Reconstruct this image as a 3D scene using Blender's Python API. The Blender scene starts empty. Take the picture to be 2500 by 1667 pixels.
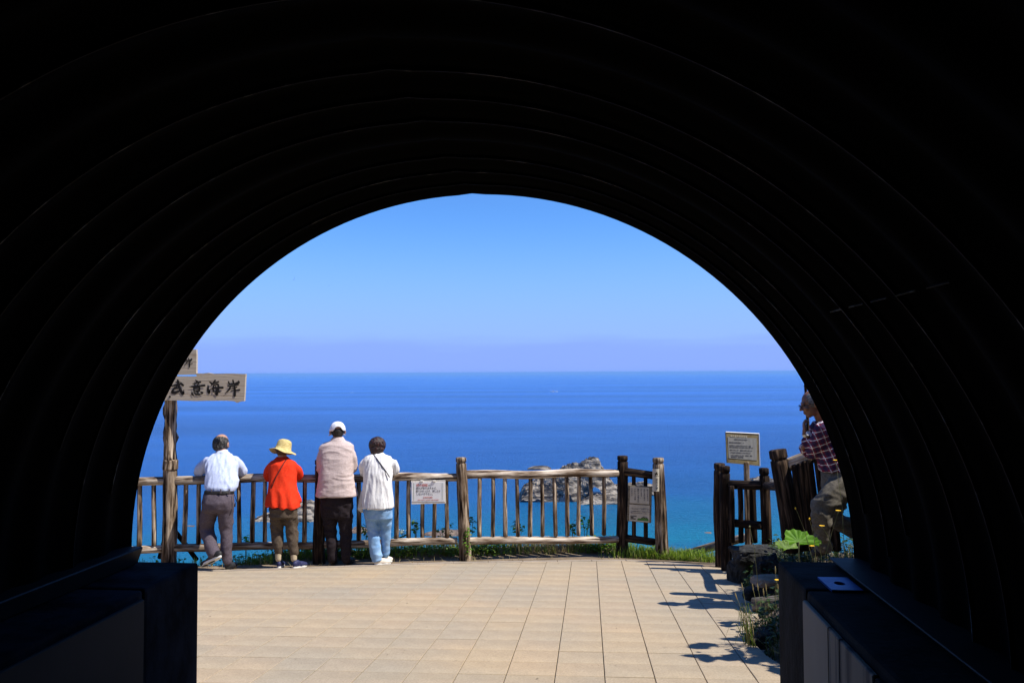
import bpy, bmesh, math, random
import numpy as np
from mathutils import Vector, Matrix, noise as mn
random.seed(7); rng = np.random.default_rng(7)
sc = bpy.context.scene; col = sc.collection
R = math.radians

# ------------------------------------------------------------------ camera
FPX, CX, CY, HOR = 2000.0, 1250.0, 833.5, 909.0
PITCH = math.atan((HOR-CY)/FPX); ROLL = R(0.28); CAMZ = 2.28
fwd = Vector((0, math.cos(PITCH), math.sin(PITCH)))
up0 = Vector((0, -math.sin(PITCH), math.cos(PITCH))); rt0 = Vector((1, 0, 0))
rt = rt0*math.cos(ROLL)-up0*math.sin(ROLL); up = up0*math.cos(ROLL)+rt0*math.sin(ROLL)
cam = bpy.data.cameras.new('camera'); camo = bpy.data.objects.new('camera', cam); col.objects.link(camo)
cam.sensor_width = 36; cam.lens = 36*FPX/2500; cam.clip_start = 0.05; cam.clip_end = 400000
M = Matrix((rt, up, -fwd)).transposed().to_4x4(); M.translation = Vector((0, 0, CAMZ)); camo.matrix_world = M
sc.camera = camo

# ------------------------------------------------------------------ light
SUN = Vector((0.66, -0.17, 1.0)).normalized()
sun = bpy.data.lights.new('sun', 'SUN'); suno = bpy.data.objects.new('sun', sun); col.objects.link(suno)
sun.energy = 5.0; sun.angle = R(0.53); sun.color = (1.0, 0.94, 0.85)
suno.rotation_euler = SUN.to_track_quat('Z', 'Y').to_euler(); suno.location = (20, -10, 40)
w = bpy.data.worlds.new('World'); sc.world = w; w.use_nodes = True
wn = w.node_tree; wn.nodes.clear()
def N(nt, t, **k):
    n = nt.nodes.new(t)
    for a, b in k.items(): setattr(n, a, b)
    return n
sky = N(wn, 'ShaderNodeTexSky', sky_type='NISHITA', sun_disc=False)
sky.sun_elevation = math.asin(SUN.z); sky.sun_rotation = math.atan2(SUN.x, SUN.y)
sky.air_density = 1.0; sky.dust_density = 0.0; sky.ozone_density = 3.0; sky.altitude = 50
tc = N(wn, 'ShaderNodeTexCoord'); sp = N(wn, 'ShaderNodeSeparateXYZ'); wn.links.new(tc.outputs['Generated'], sp.inputs[0])
mp = N(wn, 'ShaderNodeMapping'); mp.inputs['Scale'].default_value = (7, 7, 70); wn.links.new(tc.outputs['Generated'], mp.inputs[0])
ns = N(wn, 'ShaderNodeTexNoise'); ns.inputs['Scale'].default_value = 1.0; ns.inputs['Detail'].default_value = 5; wn.links.new(mp.outputs[0], ns.inputs[0])
ma = N(wn, 'ShaderNodeMath', operation='MULTIPLY_ADD'); ma.inputs[1].default_value = 0.032; wn.links.new(ns.outputs[0], ma.inputs[0]); wn.links.new(sp.outputs[2], ma.inputs[2])
cloudmask = N(wn, 'ShaderNodeMapRange'); cloudmask.inputs[1].default_value = 0.0460; cloudmask.inputs[2].default_value = 0.0610
cloudmask.inputs[3].default_value = 0.6; cloudmask.inputs[4].default_value = 0.0; cloudmask.clamp = True; wn.links.new(ma.outputs[0], cloudmask.inputs[0])
tint = N(wn, 'ShaderNodeMix', data_type='RGBA', blend_type='MULTIPLY'); tint.inputs[0].default_value = 1
tint.inputs[7].default_value = (0.61, 1.08, 1.78, 1); wn.links.new(sky.outputs[0], tint.inputs[6])
lowm = N(wn, 'ShaderNodeMapRange'); lowm.inputs[1].default_value = 0.0; lowm.inputs[2].default_value = 0.20; lowm.inputs[3].default_value = 0.95; lowm.inputs[4].default_value = 0.0; lowm.interpolation_type = 'SMOOTHSTEP'; wn.links.new(sp.outputs[2], lowm.inputs[0])
lowc = N(wn, 'ShaderNodeMix', data_type='RGBA'); lowc.inputs[7].default_value = (3.15, 4.85, 10.6, 1); wn.links.new(lowm.outputs[0], lowc.inputs[0]); wn.links.new(tint.outputs[2], lowc.inputs[6])
sat = N(wn, 'ShaderNodeMix', data_type='RGBA', blend_type='MIX'); sat.inputs[7].default_value = (2.55, 4.0, 10.2, 1)
wn.links.new(lowc.outputs[2], sat.inputs[6]); wn.links.new(cloudmask.outputs[0], sat.inputs[0])
bg = N(wn, 'ShaderNodeBackground'); bg.inputs[1].default_value = 0.0705
wo = N(wn, 'ShaderNodeOutputWorld'); wn.links.new(sat.outputs[2], bg.inputs[0]); wn.links.new(bg.outputs[0], wo.inputs[0])
sc.view_settings.view_transform = 'Standard'; sc.view_settings.look = 'None'
sc.view_settings.exposure = 0.5; sc.view_settings.gamma = 1.0; sc.view_settings.use_curve_mapping = False
try:
    sc.cycles.max_bounces = 6; sc.cycles.use_denoising = True
except Exception: pass

# ------------------------------------------------------------------ helpers
def at(px, py, Y):
    d = fwd + rt*((px-CX)/FPX) - up*((py-CY)/FPX)
    t = Y/d.y
    return Vector((d.x*t, Y, CAMZ+d.z*t))
GS = 0.090
def gz(Y): return (9.9-Y)*GS
def g_at(px, py):
    d = fwd + rt*((px-CX)/FPX) - up*((py-CY)/FPX)
    t = (9.9*GS-CAMZ)/(d.z+GS*d.y)
    return Vector((d.x*t, d.y*t, CAMZ+d.z*t))
def tag(o, label=None, cat=None, group=None, kind=None):
    if label: o['label'] = label
    if cat: o['category'] = cat
    if group: o['group'] = group
    if kind: o['kind'] = kind
    return o
def empty(name, loc, label=None, cat=None, group=None):
    o = bpy.data.objects.new(name, None); col.objects.link(o); o.location = loc; o.empty_display_size = .1
    EM[o.name] = Vector(loc)
    return tag(o, label, cat, group)
EM = {}
def link(name, me, mat=None, parent=None, smooth=False, world=True):
    """mesh given in world coordinates (world=True) or placed later"""
    o = bpy.data.objects.new(name, me); col.objects.link(o)
    if mat is not None and not me.materials: me.materials.append(mat)
    if smooth: me.polygons.foreach_set('use_smooth', [True]*len(me.polygons))
    if parent is not None:
        o.parent = parent
        if world: o.matrix_parent_inverse = Matrix.Translation(-wloc(parent))
    return o
def wloc(p):
    v = Vector((0, 0, 0))
    if p.name in EM: return EM[p.name]
    if p.parent: return Vector((0, 0, 0)) if p.matrix_parent_inverse != Matrix() else wloc(p.parent)
    return p.location
def mesh(name, bm):
    me = bpy.data.meshes.new(name); bm.to_mesh(me); bm.free(); return me
def pyd(name, v, f):
    me = bpy.data.meshes.new(name); me.from_pydata([tuple(p) for p in v], [], f); me.update(); return me
def box(bm, c, s, rot=None):
    m = Matrix.Translation(c) @ (rot.to_4x4() if rot else Matrix()) @ Matrix.Diagonal((s[0], s[1], s[2], 1))
    return bmesh.ops.create_cube(bm, size=1, matrix=m)['verts']
def bevel(bm, w, seg=1):
    bmesh.ops.bevel(bm, geom=bm.edges[:], offset=w, segments=seg, affect='EDGES', profile=.6)
def plate(name, pts, th, mat, parent, bev=0.002):
    """flat board: outline points (world) extruded away from the viewer by th"""
    bm = bmesh.new(); n = len(pts)
    nr = (pts[1]-pts[0]).cross(pts[2]-pts[0]).normalized()
    if nr.y > 0: nr = -nr
    a = [bm.verts.new(p) for p in pts]; b = [bm.verts.new(p-nr*th) for p in pts]
    bm.faces.new(a); bm.faces.new(b[::-1])
    for i in range(n): bm.faces.new((a[i], b[i], b[(i+1) % n], a[(i+1) % n]))
    bmesh.ops.recalc_face_normals(bm, faces=bm.faces[:])
    if bev: bevel(bm, bev)
    return link(name, mesh(name, bm), mat, parent)

# ------------------------------------------------------------------ materials
def mat(name, c1, c2=None, scale=(8, 8, 8), rough=.85, bump=.3, bscale=None, spec=.3, detail=6, ramp=(.35, .65), dist=.02, c3=None, rnd=0.0, trans=0, metal=0):
    m = bpy.data.materials.new(name); m.use_nodes = True; nt = m.node_tree
    b = nt.nodes['Principled BSDF']; b.inputs['Roughness'].default_value = rough
    b.inputs['Specular IOR Level'].default_value = spec; b.inputs['Metallic'].default_value = metal
    t = N(nt, 'ShaderNodeTexCoord'); mp = N(nt, 'ShaderNodeMapping'); mp.inputs['Scale'].default_value = scale
    nt.links.new(t.outputs['Object'], mp.inputs[0])
    oi = N(nt, 'ShaderNodeObjectInfo')
    if rnd:
        cx = N(nt, 'ShaderNodeCombineXYZ'); mu = N(nt, 'ShaderNodeMath', operation='MULTIPLY'); mu.inputs[1].default_value = 53
        nt.links.new(oi.outputs['Random'], mu.inputs[0])
        for k in range(3): nt.links.new(mu.outputs[0], cx.inputs[k])
        nt.links.new(cx.outputs[0], mp.inputs[1])
    n1 = N(nt, 'ShaderNodeTexNoise'); n1.inputs['Scale'].default_value = 1; n1.inputs['Detail'].default_value = detail; n1.inputs['Roughness'].default_value = .6
    nt.links.new(mp.outputs[0], n1.inputs[0])
    r = N(nt, 'ShaderNodeValToRGB'); r.color_ramp.elements[0].position = ramp[0]; r.color_ramp.elements[1].position = ramp[1]
    r.color_ramp.elements[0].color = (*c1, 1); r.color_ramp.elements[1].color = (*(c2 or c1), 1)
    if c3:
        e = r.color_ramp.elements.new((ramp[0]+ramp[1])/2); e.color = (*c3, 1)
    nt.links.new(n1.outputs[0], r.inputs[0])
    out = r.outputs[0]
    if rnd:
        hs = N(nt, 'ShaderNodeHueSaturation'); mr = N(nt, 'ShaderNodeMapRange')
        mr.inputs[3].default_value = 1-rnd; mr.inputs[4].default_value = 1+rnd; nt.links.new(oi.outputs['Random'], mr.inputs[0])
        nt.links.new(mr.outputs[0], hs.inputs['Value']); nt.links.new(out, hs.inputs['Color']); out = hs.outputs[0]
    nt.links.new(out, b.inputs['Base Color'])
    if trans:
        b.inputs['Subsurface Weight'].default_value = 0
    if bump:
        bp = N(nt, 'ShaderNodeBump'); bp.inputs['Strength'].default_value = bump; bp.inputs['Distance'].default_value = dist
        if bscale:
            m2 = N(nt, 'ShaderNodeMapping'); m2.inputs['Scale'].default_value = bscale; nt.links.new(t.outputs['Object'], m2.inputs[0])
            n2 = N(nt, 'ShaderNodeTexNoise'); n2.inputs['Scale'].default_value = 1; n2.inputs['Detail'].default_value = 5; nt.links.new(m2.outputs[0], n2.inputs[0])
            nt.links.new(n2.outputs[0], bp.inputs['Height'])
        else: nt.links.new(n1.outputs[0], bp.inputs['Height'])
        nt.links.new(bp.outputs[0], b.inputs['Normal'])
    return m
def leafmat(name, c1, c2, tr=.4):
    m = mat(name, c1, c2, (30, 30, 30), .55, .15, spec=.3); nt = m.node_tree; b = nt.nodes['Principled BSDF']
    tl = N(nt, 'ShaderNodeBsdfTranslucent'); mx = N(nt, 'ShaderNodeMixShader'); mx.inputs[0].default_value = tr
    src = b.inputs['Base Color'].links[0].from_socket
    hs = N(nt, 'ShaderNodeHueSaturation'); hs.inputs['Value'].default_value = 1.6; hs.inputs['Saturation'].default_value = 1.1
    nt.links.new(src, hs.inputs['Color']); nt.links.new(hs.outputs[0], tl.inputs[0])
    nt.links.new(b.outputs[0], mx.inputs[1]); nt.links.new(tl.outputs[0], mx.inputs[2])
    nt.links.new(mx.outputs[0], nt.nodes['Material Output'].inputs[0]); return m

def woodmat(name, dark, mid, light, lo=.36, hi=.62):
    """weathered log: long streaks of pale fibre between dark stained cracks, along local Z"""
    m = mat(name, dark, light, (34, 34, 2.6), .9, .9, spec=.15, detail=8, ramp=(lo, hi), dist=.012, c3=mid, rnd=.18)
    nt = m.node_tree; b = nt.nodes['Principled BSDF']
    t = N(nt, 'ShaderNodeTexCoord'); mp = N(nt, 'ShaderNodeMapping'); mp.inputs['Scale'].default_value = (9, 9, 3); nt.links.new(t.outputs['Object'], mp.inputs[0])
    oi = N(nt, 'ShaderNodeObjectInfo'); n = N(nt, 'ShaderNodeTexNoise', noise_dimensions='4D'); n.inputs['Scale'].default_value = 1; n.inputs['Detail'].default_value = 4
    mu = N(nt, 'ShaderNodeMath', operation='MULTIPLY'); mu.inputs[1].default_value = 91; nt.links.new(oi.outputs['Random'], mu.inputs[0]); nt.links.new(mu.outputs[0], n.inputs['W'])
    nt.links.new(mp.outputs[0], n.inputs[0])
    r = N(nt, 'ShaderNodeValToRGB'); r.color_ramp.elements[0].position = .42; r.color_ramp.elements[1].position = .66
    r.color_ramp.elements[0].color = (1, 1, 1, 1); r.color_ramp.elements[1].color = (.30, .24, .19, 1); nt.links.new(n.outputs[0], r.inputs[0])
    src = b.inputs['Base Color'].links[0].from_socket
    mx = N(nt, 'ShaderNodeMix', data_type='RGBA', blend_type='MULTIPLY'); mx.inputs[0].default_value = 1
    nt.links.new(src, mx.inputs[6]); nt.links.new(r.outputs[0], mx.inputs[7]); nt.links.new(mx.outputs[2], b.inputs['Base Color'])
    return m
W_POST = woodmat('weathered_post', (.014, .008, .005), (.23, .165, .11), (.50, .41, .31), .40, .60)
W_RAIL = woodmat('bleached_rail', (.05, .03, .02), (.32, .25, .185), (.56, .49, .405), .37, .55)
W_DARK = woodmat('shade_toned_log', (.006, .004, .003), (.028, .017, .011), (.12, .08, .052), .38, .66)  # same log wood, darkened in colour for the parts standing in shade
W_SIGN = mat('sign_plank', (.24, .18, .12), (.44, .385, .31), (3, 20, 75), .85, .8, spec=.15, ramp=(.3, .55), dist=.006, c3=(.46, .39, .31), detail=5)
INK = mat('black_paint', (.006, .005, .005), (.012, .01, .009), rough=.6, bump=0)
RED = mat('faded_red_ink', (.55, .16, .15), (.62, .24, .22), (40, 40, 40), .6, 0)
GREYINK = mat('grey_ink', (.10, .10, .11), (.16, .16, .18), (40, 40, 40), .6, 0)
WHITE_SIGN = mat('white_enamel', (.78, .78, .80), (.84, .84, .84), (9, 9, 9), .4, .05, spec=.4)
RUST = mat('rusty_frame', (.30, .17, .09), (.70, .66, .60), (12, 12, 12), .7, .3, ramp=(.30, .42))
CREAM = mat('cream_panel', (.44, .40, .31), (.55, .51, .42), (8, 8, 8), .6, .1)
OLIVE = mat('green_hill_ink', (.06, .16, .035), (.10, .22, .05), (30, 30, 30), .7, 0)
BOARDW = mat('backing_board', (.10, .08, .05), (.26, .22, .15), (14, 14, 40), .85, .5)
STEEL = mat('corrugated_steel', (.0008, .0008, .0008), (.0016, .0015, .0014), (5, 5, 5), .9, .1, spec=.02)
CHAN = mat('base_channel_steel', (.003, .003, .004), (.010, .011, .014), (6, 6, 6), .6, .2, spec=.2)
SEAM = mat('seam_glint_steel', (.001, .001, .001), (.20, .185, .16), (6, 6, 6), .7, .1, spec=.1, ramp=(.55, .64))  # pale dashes paint the light caught along the seam edges
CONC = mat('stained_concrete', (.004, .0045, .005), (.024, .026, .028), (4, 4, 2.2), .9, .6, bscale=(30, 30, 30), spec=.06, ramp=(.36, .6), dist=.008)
CONCL = mat('shaded_concrete', (.003, .004, .006), (.020, .025, .034), (4, 4, 2.2), .95, .5, bscale=(30, 30, 30), spec=.03, ramp=(.36, .6), dist=.008)  # left footing's copy of the concrete, its shade put into the colour
PANEL = mat('painted_panel', (.26, .215, .165), (.30, .25, .195), (3, 3, 1), .7, .1, spec=.25)
def drip():
    m = mat('drip_stained_panel', (.04, .045, .055), (.26, .215, .165), (15, 15, .5), .75, .1, spec=.25, ramp=(.40, .52)); return m
DRIP = drip()
ROCK = mat('sea_rock', (.016, .013, .011), (.30, .26, .205), (.09, .26, .60), .92, 1.0, bscale=(.8, .8, 1.6), spec=.15, ramp=(.38, .60), dist=.6, c3=(.10, .085, .066), detail=7)
REEF = mat('brown_reef', (.06, .04, .03), (.22, .16, .11), (.4, .4, .4), .8, .8, spec=.3, dist=.6)
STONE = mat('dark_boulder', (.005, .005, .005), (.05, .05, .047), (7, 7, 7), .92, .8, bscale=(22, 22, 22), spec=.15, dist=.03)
SOIL = mat('sandy_soil', (.17, .12, .08), (.34, .26, .19), (5, 5, 5), .95, .6, bscale=(40, 40, 40), spec=.1, dist=.01)
LEAF = leafmat('leaf_green', (.055, .12, .014), (.16, .27, .035))
SHADEL = leafmat('shade_toned_undergrowth', (.010, .024, .006), (.045, .08, .014), .25)  # leaf copy with the shade of the right bank put into its colour
SHADEG = leafmat('shade_toned_grass', (.012, .022, .006), (.08, .10, .025), .25)  # grass copy, colour lowered to paint the bank's shade
LEAFB = leafmat('leaf_bright', (.10, .24, .02), (.16, .34, .03), .5)
GRASSM = leafmat('grass_green', (.07, .14, .015), (.27, .35, .06), .4)
DRYG = leafmat('dry_grass', (.30, .23, .10), (.50, .42, .22), .3)
FLOW = mat('yellow_petal', (.75, .42, .01), (.85, .52, .02), (60, 60, 60), .6, .1)
STEM = mat('stem_green', (.10, .13, .04), (.28, .26, .12), (20, 20, 20), .7, .1)
SKIN = mat('skin', (.36, .19, .125), (.43, .24, .165), (20, 20, 20), .55, .1, spec=.35)
SHADESKIN = mat('shade_toned_skin', (.17, .07, .04), (.24, .11, .06), (20, 20, 20), .5, .1, spec=.35)  # skin copy darkened to paint the shade on the plaid shirted man

# ------------------------------------------------------------------ log builder
LOGS = {}
def log_mesh(L, r0, r1, seed, seg=14, notch=None, knob=0.0, warp=.006, chamfer=.012):
    rs = random.Random(seed); off = Vector((rs.uniform(-50, 50), rs.uniform(-50, 50), rs.uniform(-50, 50)))
    nz = max(6, int(L/.07)); zs = [L*i/nz for i in range(nz+1)]
    prof = [(z, 1.0) for z in zs]
    prof = [(0, .0), (0, 1-chamfer/max(r0, .02))] + [(chamfer*.6, 1.0)] + [p for p in prof if chamfer*1.2 < p[0] < L-chamfer*1.2] + [(L-chamfer*.5, 1.0), (L, 1-chamfer/max(r1, .02)), (L+.002, .0)]
    if notch:
        z0 = L-notch
        prof = [p for p in prof if abs(p[0]-z0) > .016] + [(z0-.012, 1.0), (z0-.007, .86), (z0+.007, .86), (z0+.012, 1.0)]
        prof.sort(key=lambda p: p[0])
    v = []; f = []; rings = []
    for z, s in prof:
        r = (r0+(r1-r0)*z/L)*s
        cx_ = warp*mn.noise(Vector((0, 0, z*1.3))+off)*4; cy_ = warp*mn.noise(Vector((7, 0, z*1.3))+off)*4
        if s == 0: rings.append([len(v)]); v.append((cx_, cy_, z)); continue
        ring = []
        for k in range(seg):
            a = 2*math.pi*k/seg; p = Vector((math.cos(a)*1.4, math.sin(a)*1.4, z*2.2))+off
            q = Vector((math.cos(a)*2.2, math.sin(a)*2.2, z*9))+off
            rr = r*(1+.07*mn.noise(p)+.04*mn.noise(q))+knob*max(0, mn.noise(q*.9)-.12)
            ring.append(len(v)); v.append((cx_+rr*math.cos(a), cy_+rr*math.sin(a), z))
        rings.append(ring)
    for a, b in zip(rings, rings[1:]):
        n = max(len(a), len(b))
        for k in range(n):
            if len(a) == 1: f.append((a[0], b[(k+1) % n], b[k]))
            elif len(b) == 1: f.append((a[k], a[(k+1) % n], b[0]))
            else: f.append((a[k], a[(k+1) % n], b[(k+1) % n], b[k]))
    return pyd('log', v, f)
def log(name, p0, p1, r0, r1=None, m=None, parent=None, seed=None, **k):
    p0 = Vector(p0); p1 = Vector(p1); d = p1-p0
    me = log_mesh(d.length, r0, r1 or r0, seed if seed is not None else random.randint(0, 99999), **k)
    me.materials.append(m or W_POST); me.polygons.foreach_set('use_smooth', [True]*len(me.polygons))
    o = bpy.data.objects.new(name, me); col.objects.link(o)
    base = wloc(parent) if parent else Vector((0, 0, 0))
    o.parent = parent
    o.rotation_mode = 'QUATERNION'; o.rotation_quaternion = d.to_track_quat('Z', 'Y'); o.location = p0-base
    return o
def tube(bm, pts, rad, seg=6):
    pts = [Vector(p) for p in pts]; rings = []
    for i, p in enumerate(pts):
        d = (pts[min(i+1, len(pts)-1)]-pts[max(i-1, 0)]).normalized(); q = d.to_track_quat('Z', 'Y')
        r = rad[i] if isinstance(rad, (list, tuple)) else rad
        rings.append([bm.verts.new(p+q @ Vector((r*math.cos(2*math.pi*k/seg), r*math.sin(2*math.pi*k/seg), 0))) for k in range(seg)])
    for a, b in zip(rings, rings[1:]):
        for k in range(seg): bm.faces.new((a[k], a[(k+1) % seg], b[(k+1) % seg], b[k]))
    bm.faces.new(rings[0][::-1]); bm.faces.new(rings[-1])

# ------------------------------------------------------------------ fence lines in plan
FL = [(250, 9.62), (340, 9.69), (415, 9.75), (781, 10.02), (1127, 10.26), (1518, 10.60), (1608, 10.36)]
def fy(px):
    for (a, ya), (b, yb) in zip(FL, FL[1:]):
        if px <= b: return ya+(yb-ya)*(px-a)/(b-a)
    return FL[-1][1]
def fpt(px, z):
    Y = fy(px); p = at(px, 1200, Y); p.z = z; return p
def edgeY(x):          # far rim of the terrace in plan (fence line), extended both ways
    xs = [-14, -4.4, -.63, 1.42, 1.86, 3.2, 3.6, 14]; ys = [9.0, 9.69, 10.26, 10.60, 10.45, 9.75, 9.9, 11.0]
    return float(np.interp(x, xs, ys))
def pavY(x):
    xs = [-14, -3.66, -2.4, -1.48, -.75, 0, 1.33, 1.6, 2.16, 2.53, 14]; ys = [8.7, 9.36, 9.60, 9.84, 9.98, 10.05, 10.12, 10.04, 9.65, 9.4, 9.3]
    return float(np.interp(x, xs, ys))
def rightX(Y):         # right border of the paving
    return float(np.interp(Y, [-20, 4.0, 5.5, 6.1, 7.0, 8.2, 9.3, 10], [2.0, 1.75, 1.62, 1.66, 2.02, 2.22, 2.38, 2.5]))
PHI = math.atan(190/2000); AX = Vector((math.sin(PHI), math.cos(PHI), 0)); SX = Vector((math.cos(PHI), -math.sin(PHI), 0))
MC = Vector((-.194, 4.0, CAMZ))
def tw(s, t, z): return Vector((MC.x, MC.y, 0))+SX*s+AX*t+Vector((0, 0, z))   # tunnel coords: across, along (0 = mouth), height

def sstep(x, a, b):
    t = min(1, max(0, (x-a)/(b-a))); return t*t*(3-2*t)
def terr(x, y):
    z = gz(min(y, 12)) - .055
    e = edgeY(x)
    n = mn.noise(Vector((x*.35, y*.35, 3)))*.5+mn.noise(Vector((x*1.3, y*1.3, 9)))*.15
    # right-hand bank, with unseen rises added to shade the verge and the man
    dx = x-rightX(y)
    if y < 9.6:
        z += sstep(dx, .0, .55)*.30*sstep(9.9-y, 0, 1.2)+max(0, dx-1.55)*.9*sstep(8.3-y, 0, 2.5)+max(sstep(dx, .95, 1.8)*2.2*sstep(5.8-y, 0, .7), sstep(dx, 1.15, 1.75)*2.3*sstep(8.0-y, 0, .5)*sstep(y, 6.3, 6.8))+(.05*n if dx > .2 else 0)
    # left bank beside the tunnel
    lx = -2.35-x
    if y < 4.2: z += max(0, lx)*.5*sstep(4.2-y, 0, 3)
    # cliff
    d = y-e-float(np.interp(x, [-3.6, -2.9, 1.6, 2.0], [.10, .42, .42, .12]))
    if d > 0: z -= min(.9*d+.35*d*d, 1.35*d)+ (0 if d < 1 else n*min(d, 8)*.6)
    # soil strip between paving and rim
    if y > pavY(x) and dx < .1: z += .046*sstep(y-pavY(x), -.02, .03)+.012*n*sstep(y-pavY(x), .05, .3)
    if -3.3 < x < 1.7: z += .11*math.exp(-((y-e-.34)/.15)**2)*sstep(x, -3.3, -2.9)*sstep(1.7-x, 0, .3)
    return max(z, -61.5)
def ground():
    xs = sorted(set([round(v, 3) for v in np.concatenate([np.linspace(-90, -12, 27), np.linspace(-12, -5, 15), np.linspace(-5, 4.2, 93), np.linspace(4.2, 14, 22), np.linspace(14, 90, 27)])]))
    ys = sorted(set([round(v, 3) for v in np.concatenate([np.linspace(-30, 3.9, 34), np.linspace(4, 8.8, 34), np.linspace(8.8, 11.4, 66), np.linspace(11.6, 20, 18), np.linspace(21, 75, 36)])]))
    v = [(x, y, terr(x, y)) for y in ys for x in xs]; nx = len(xs)
    f = [(j*nx+i, j*nx+i+1, (j+1)*nx+i+1, (j+1)*nx+i) for j in range(len(ys)-1) for i in range(nx-1)]
    m = mat('ground_soil', (.11, .082, .055), (.26, .20, .14), (3, 3, 3), .95, .5, bscale=(30, 30, 30), spec=.1, dist=.012)
    nt = m.node_tree; b = nt.nodes['Principled BSDF']   # cliff turns to grass and rock by height
    g = N(nt, 'ShaderNodeNewGeometry'); s = N(nt, 'ShaderNodeSeparateXYZ'); nt.links.new(g.outputs['Position'], s.inputs[0])
    mr = N(nt, 'ShaderNodeMapRange'); mr.inputs[1].default_value = -.25; mr.inputs[2].default_value = -.1; nt.links.new(s.outputs[2], mr.inputs[0])
    n = N(nt, 'ShaderNodeTexNoise'); n.inputs['Scale'].default_value = .7; n.inputs['Detail'].default_value = 6; nt.links.new(g.outputs['Position'], n.inputs[0])
    r = N(nt, 'ShaderNodeValToRGB'); r.color_ramp.elements[0].color = (.035, .07, .012, 1); r.color_ramp.elements[1].color = (.16, .14, .11, 1); r.color_ramp.elements[0].position = .45; r.color_ramp.elements[1].position = .6
    nt.links.new(n.outputs[0], r.inputs[0])
    mx = N(nt, 'ShaderNodeMix', data_type='RGBA'); src = b.inputs['Base Color'].links[0].from_socket
    nt.links.new(mr.outputs[0], mx.inputs[0]); nt.links.new(r.outputs[0], mx.inputs[6]); nt.links.new(src, mx.inputs[7]); nt.links.new(mx.outputs[2], b.inputs['Base Color'])
    o = link('ground', pyd('ground', v, f), m, smooth=True); tag(o, kind='structure'); return o
ground()

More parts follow.
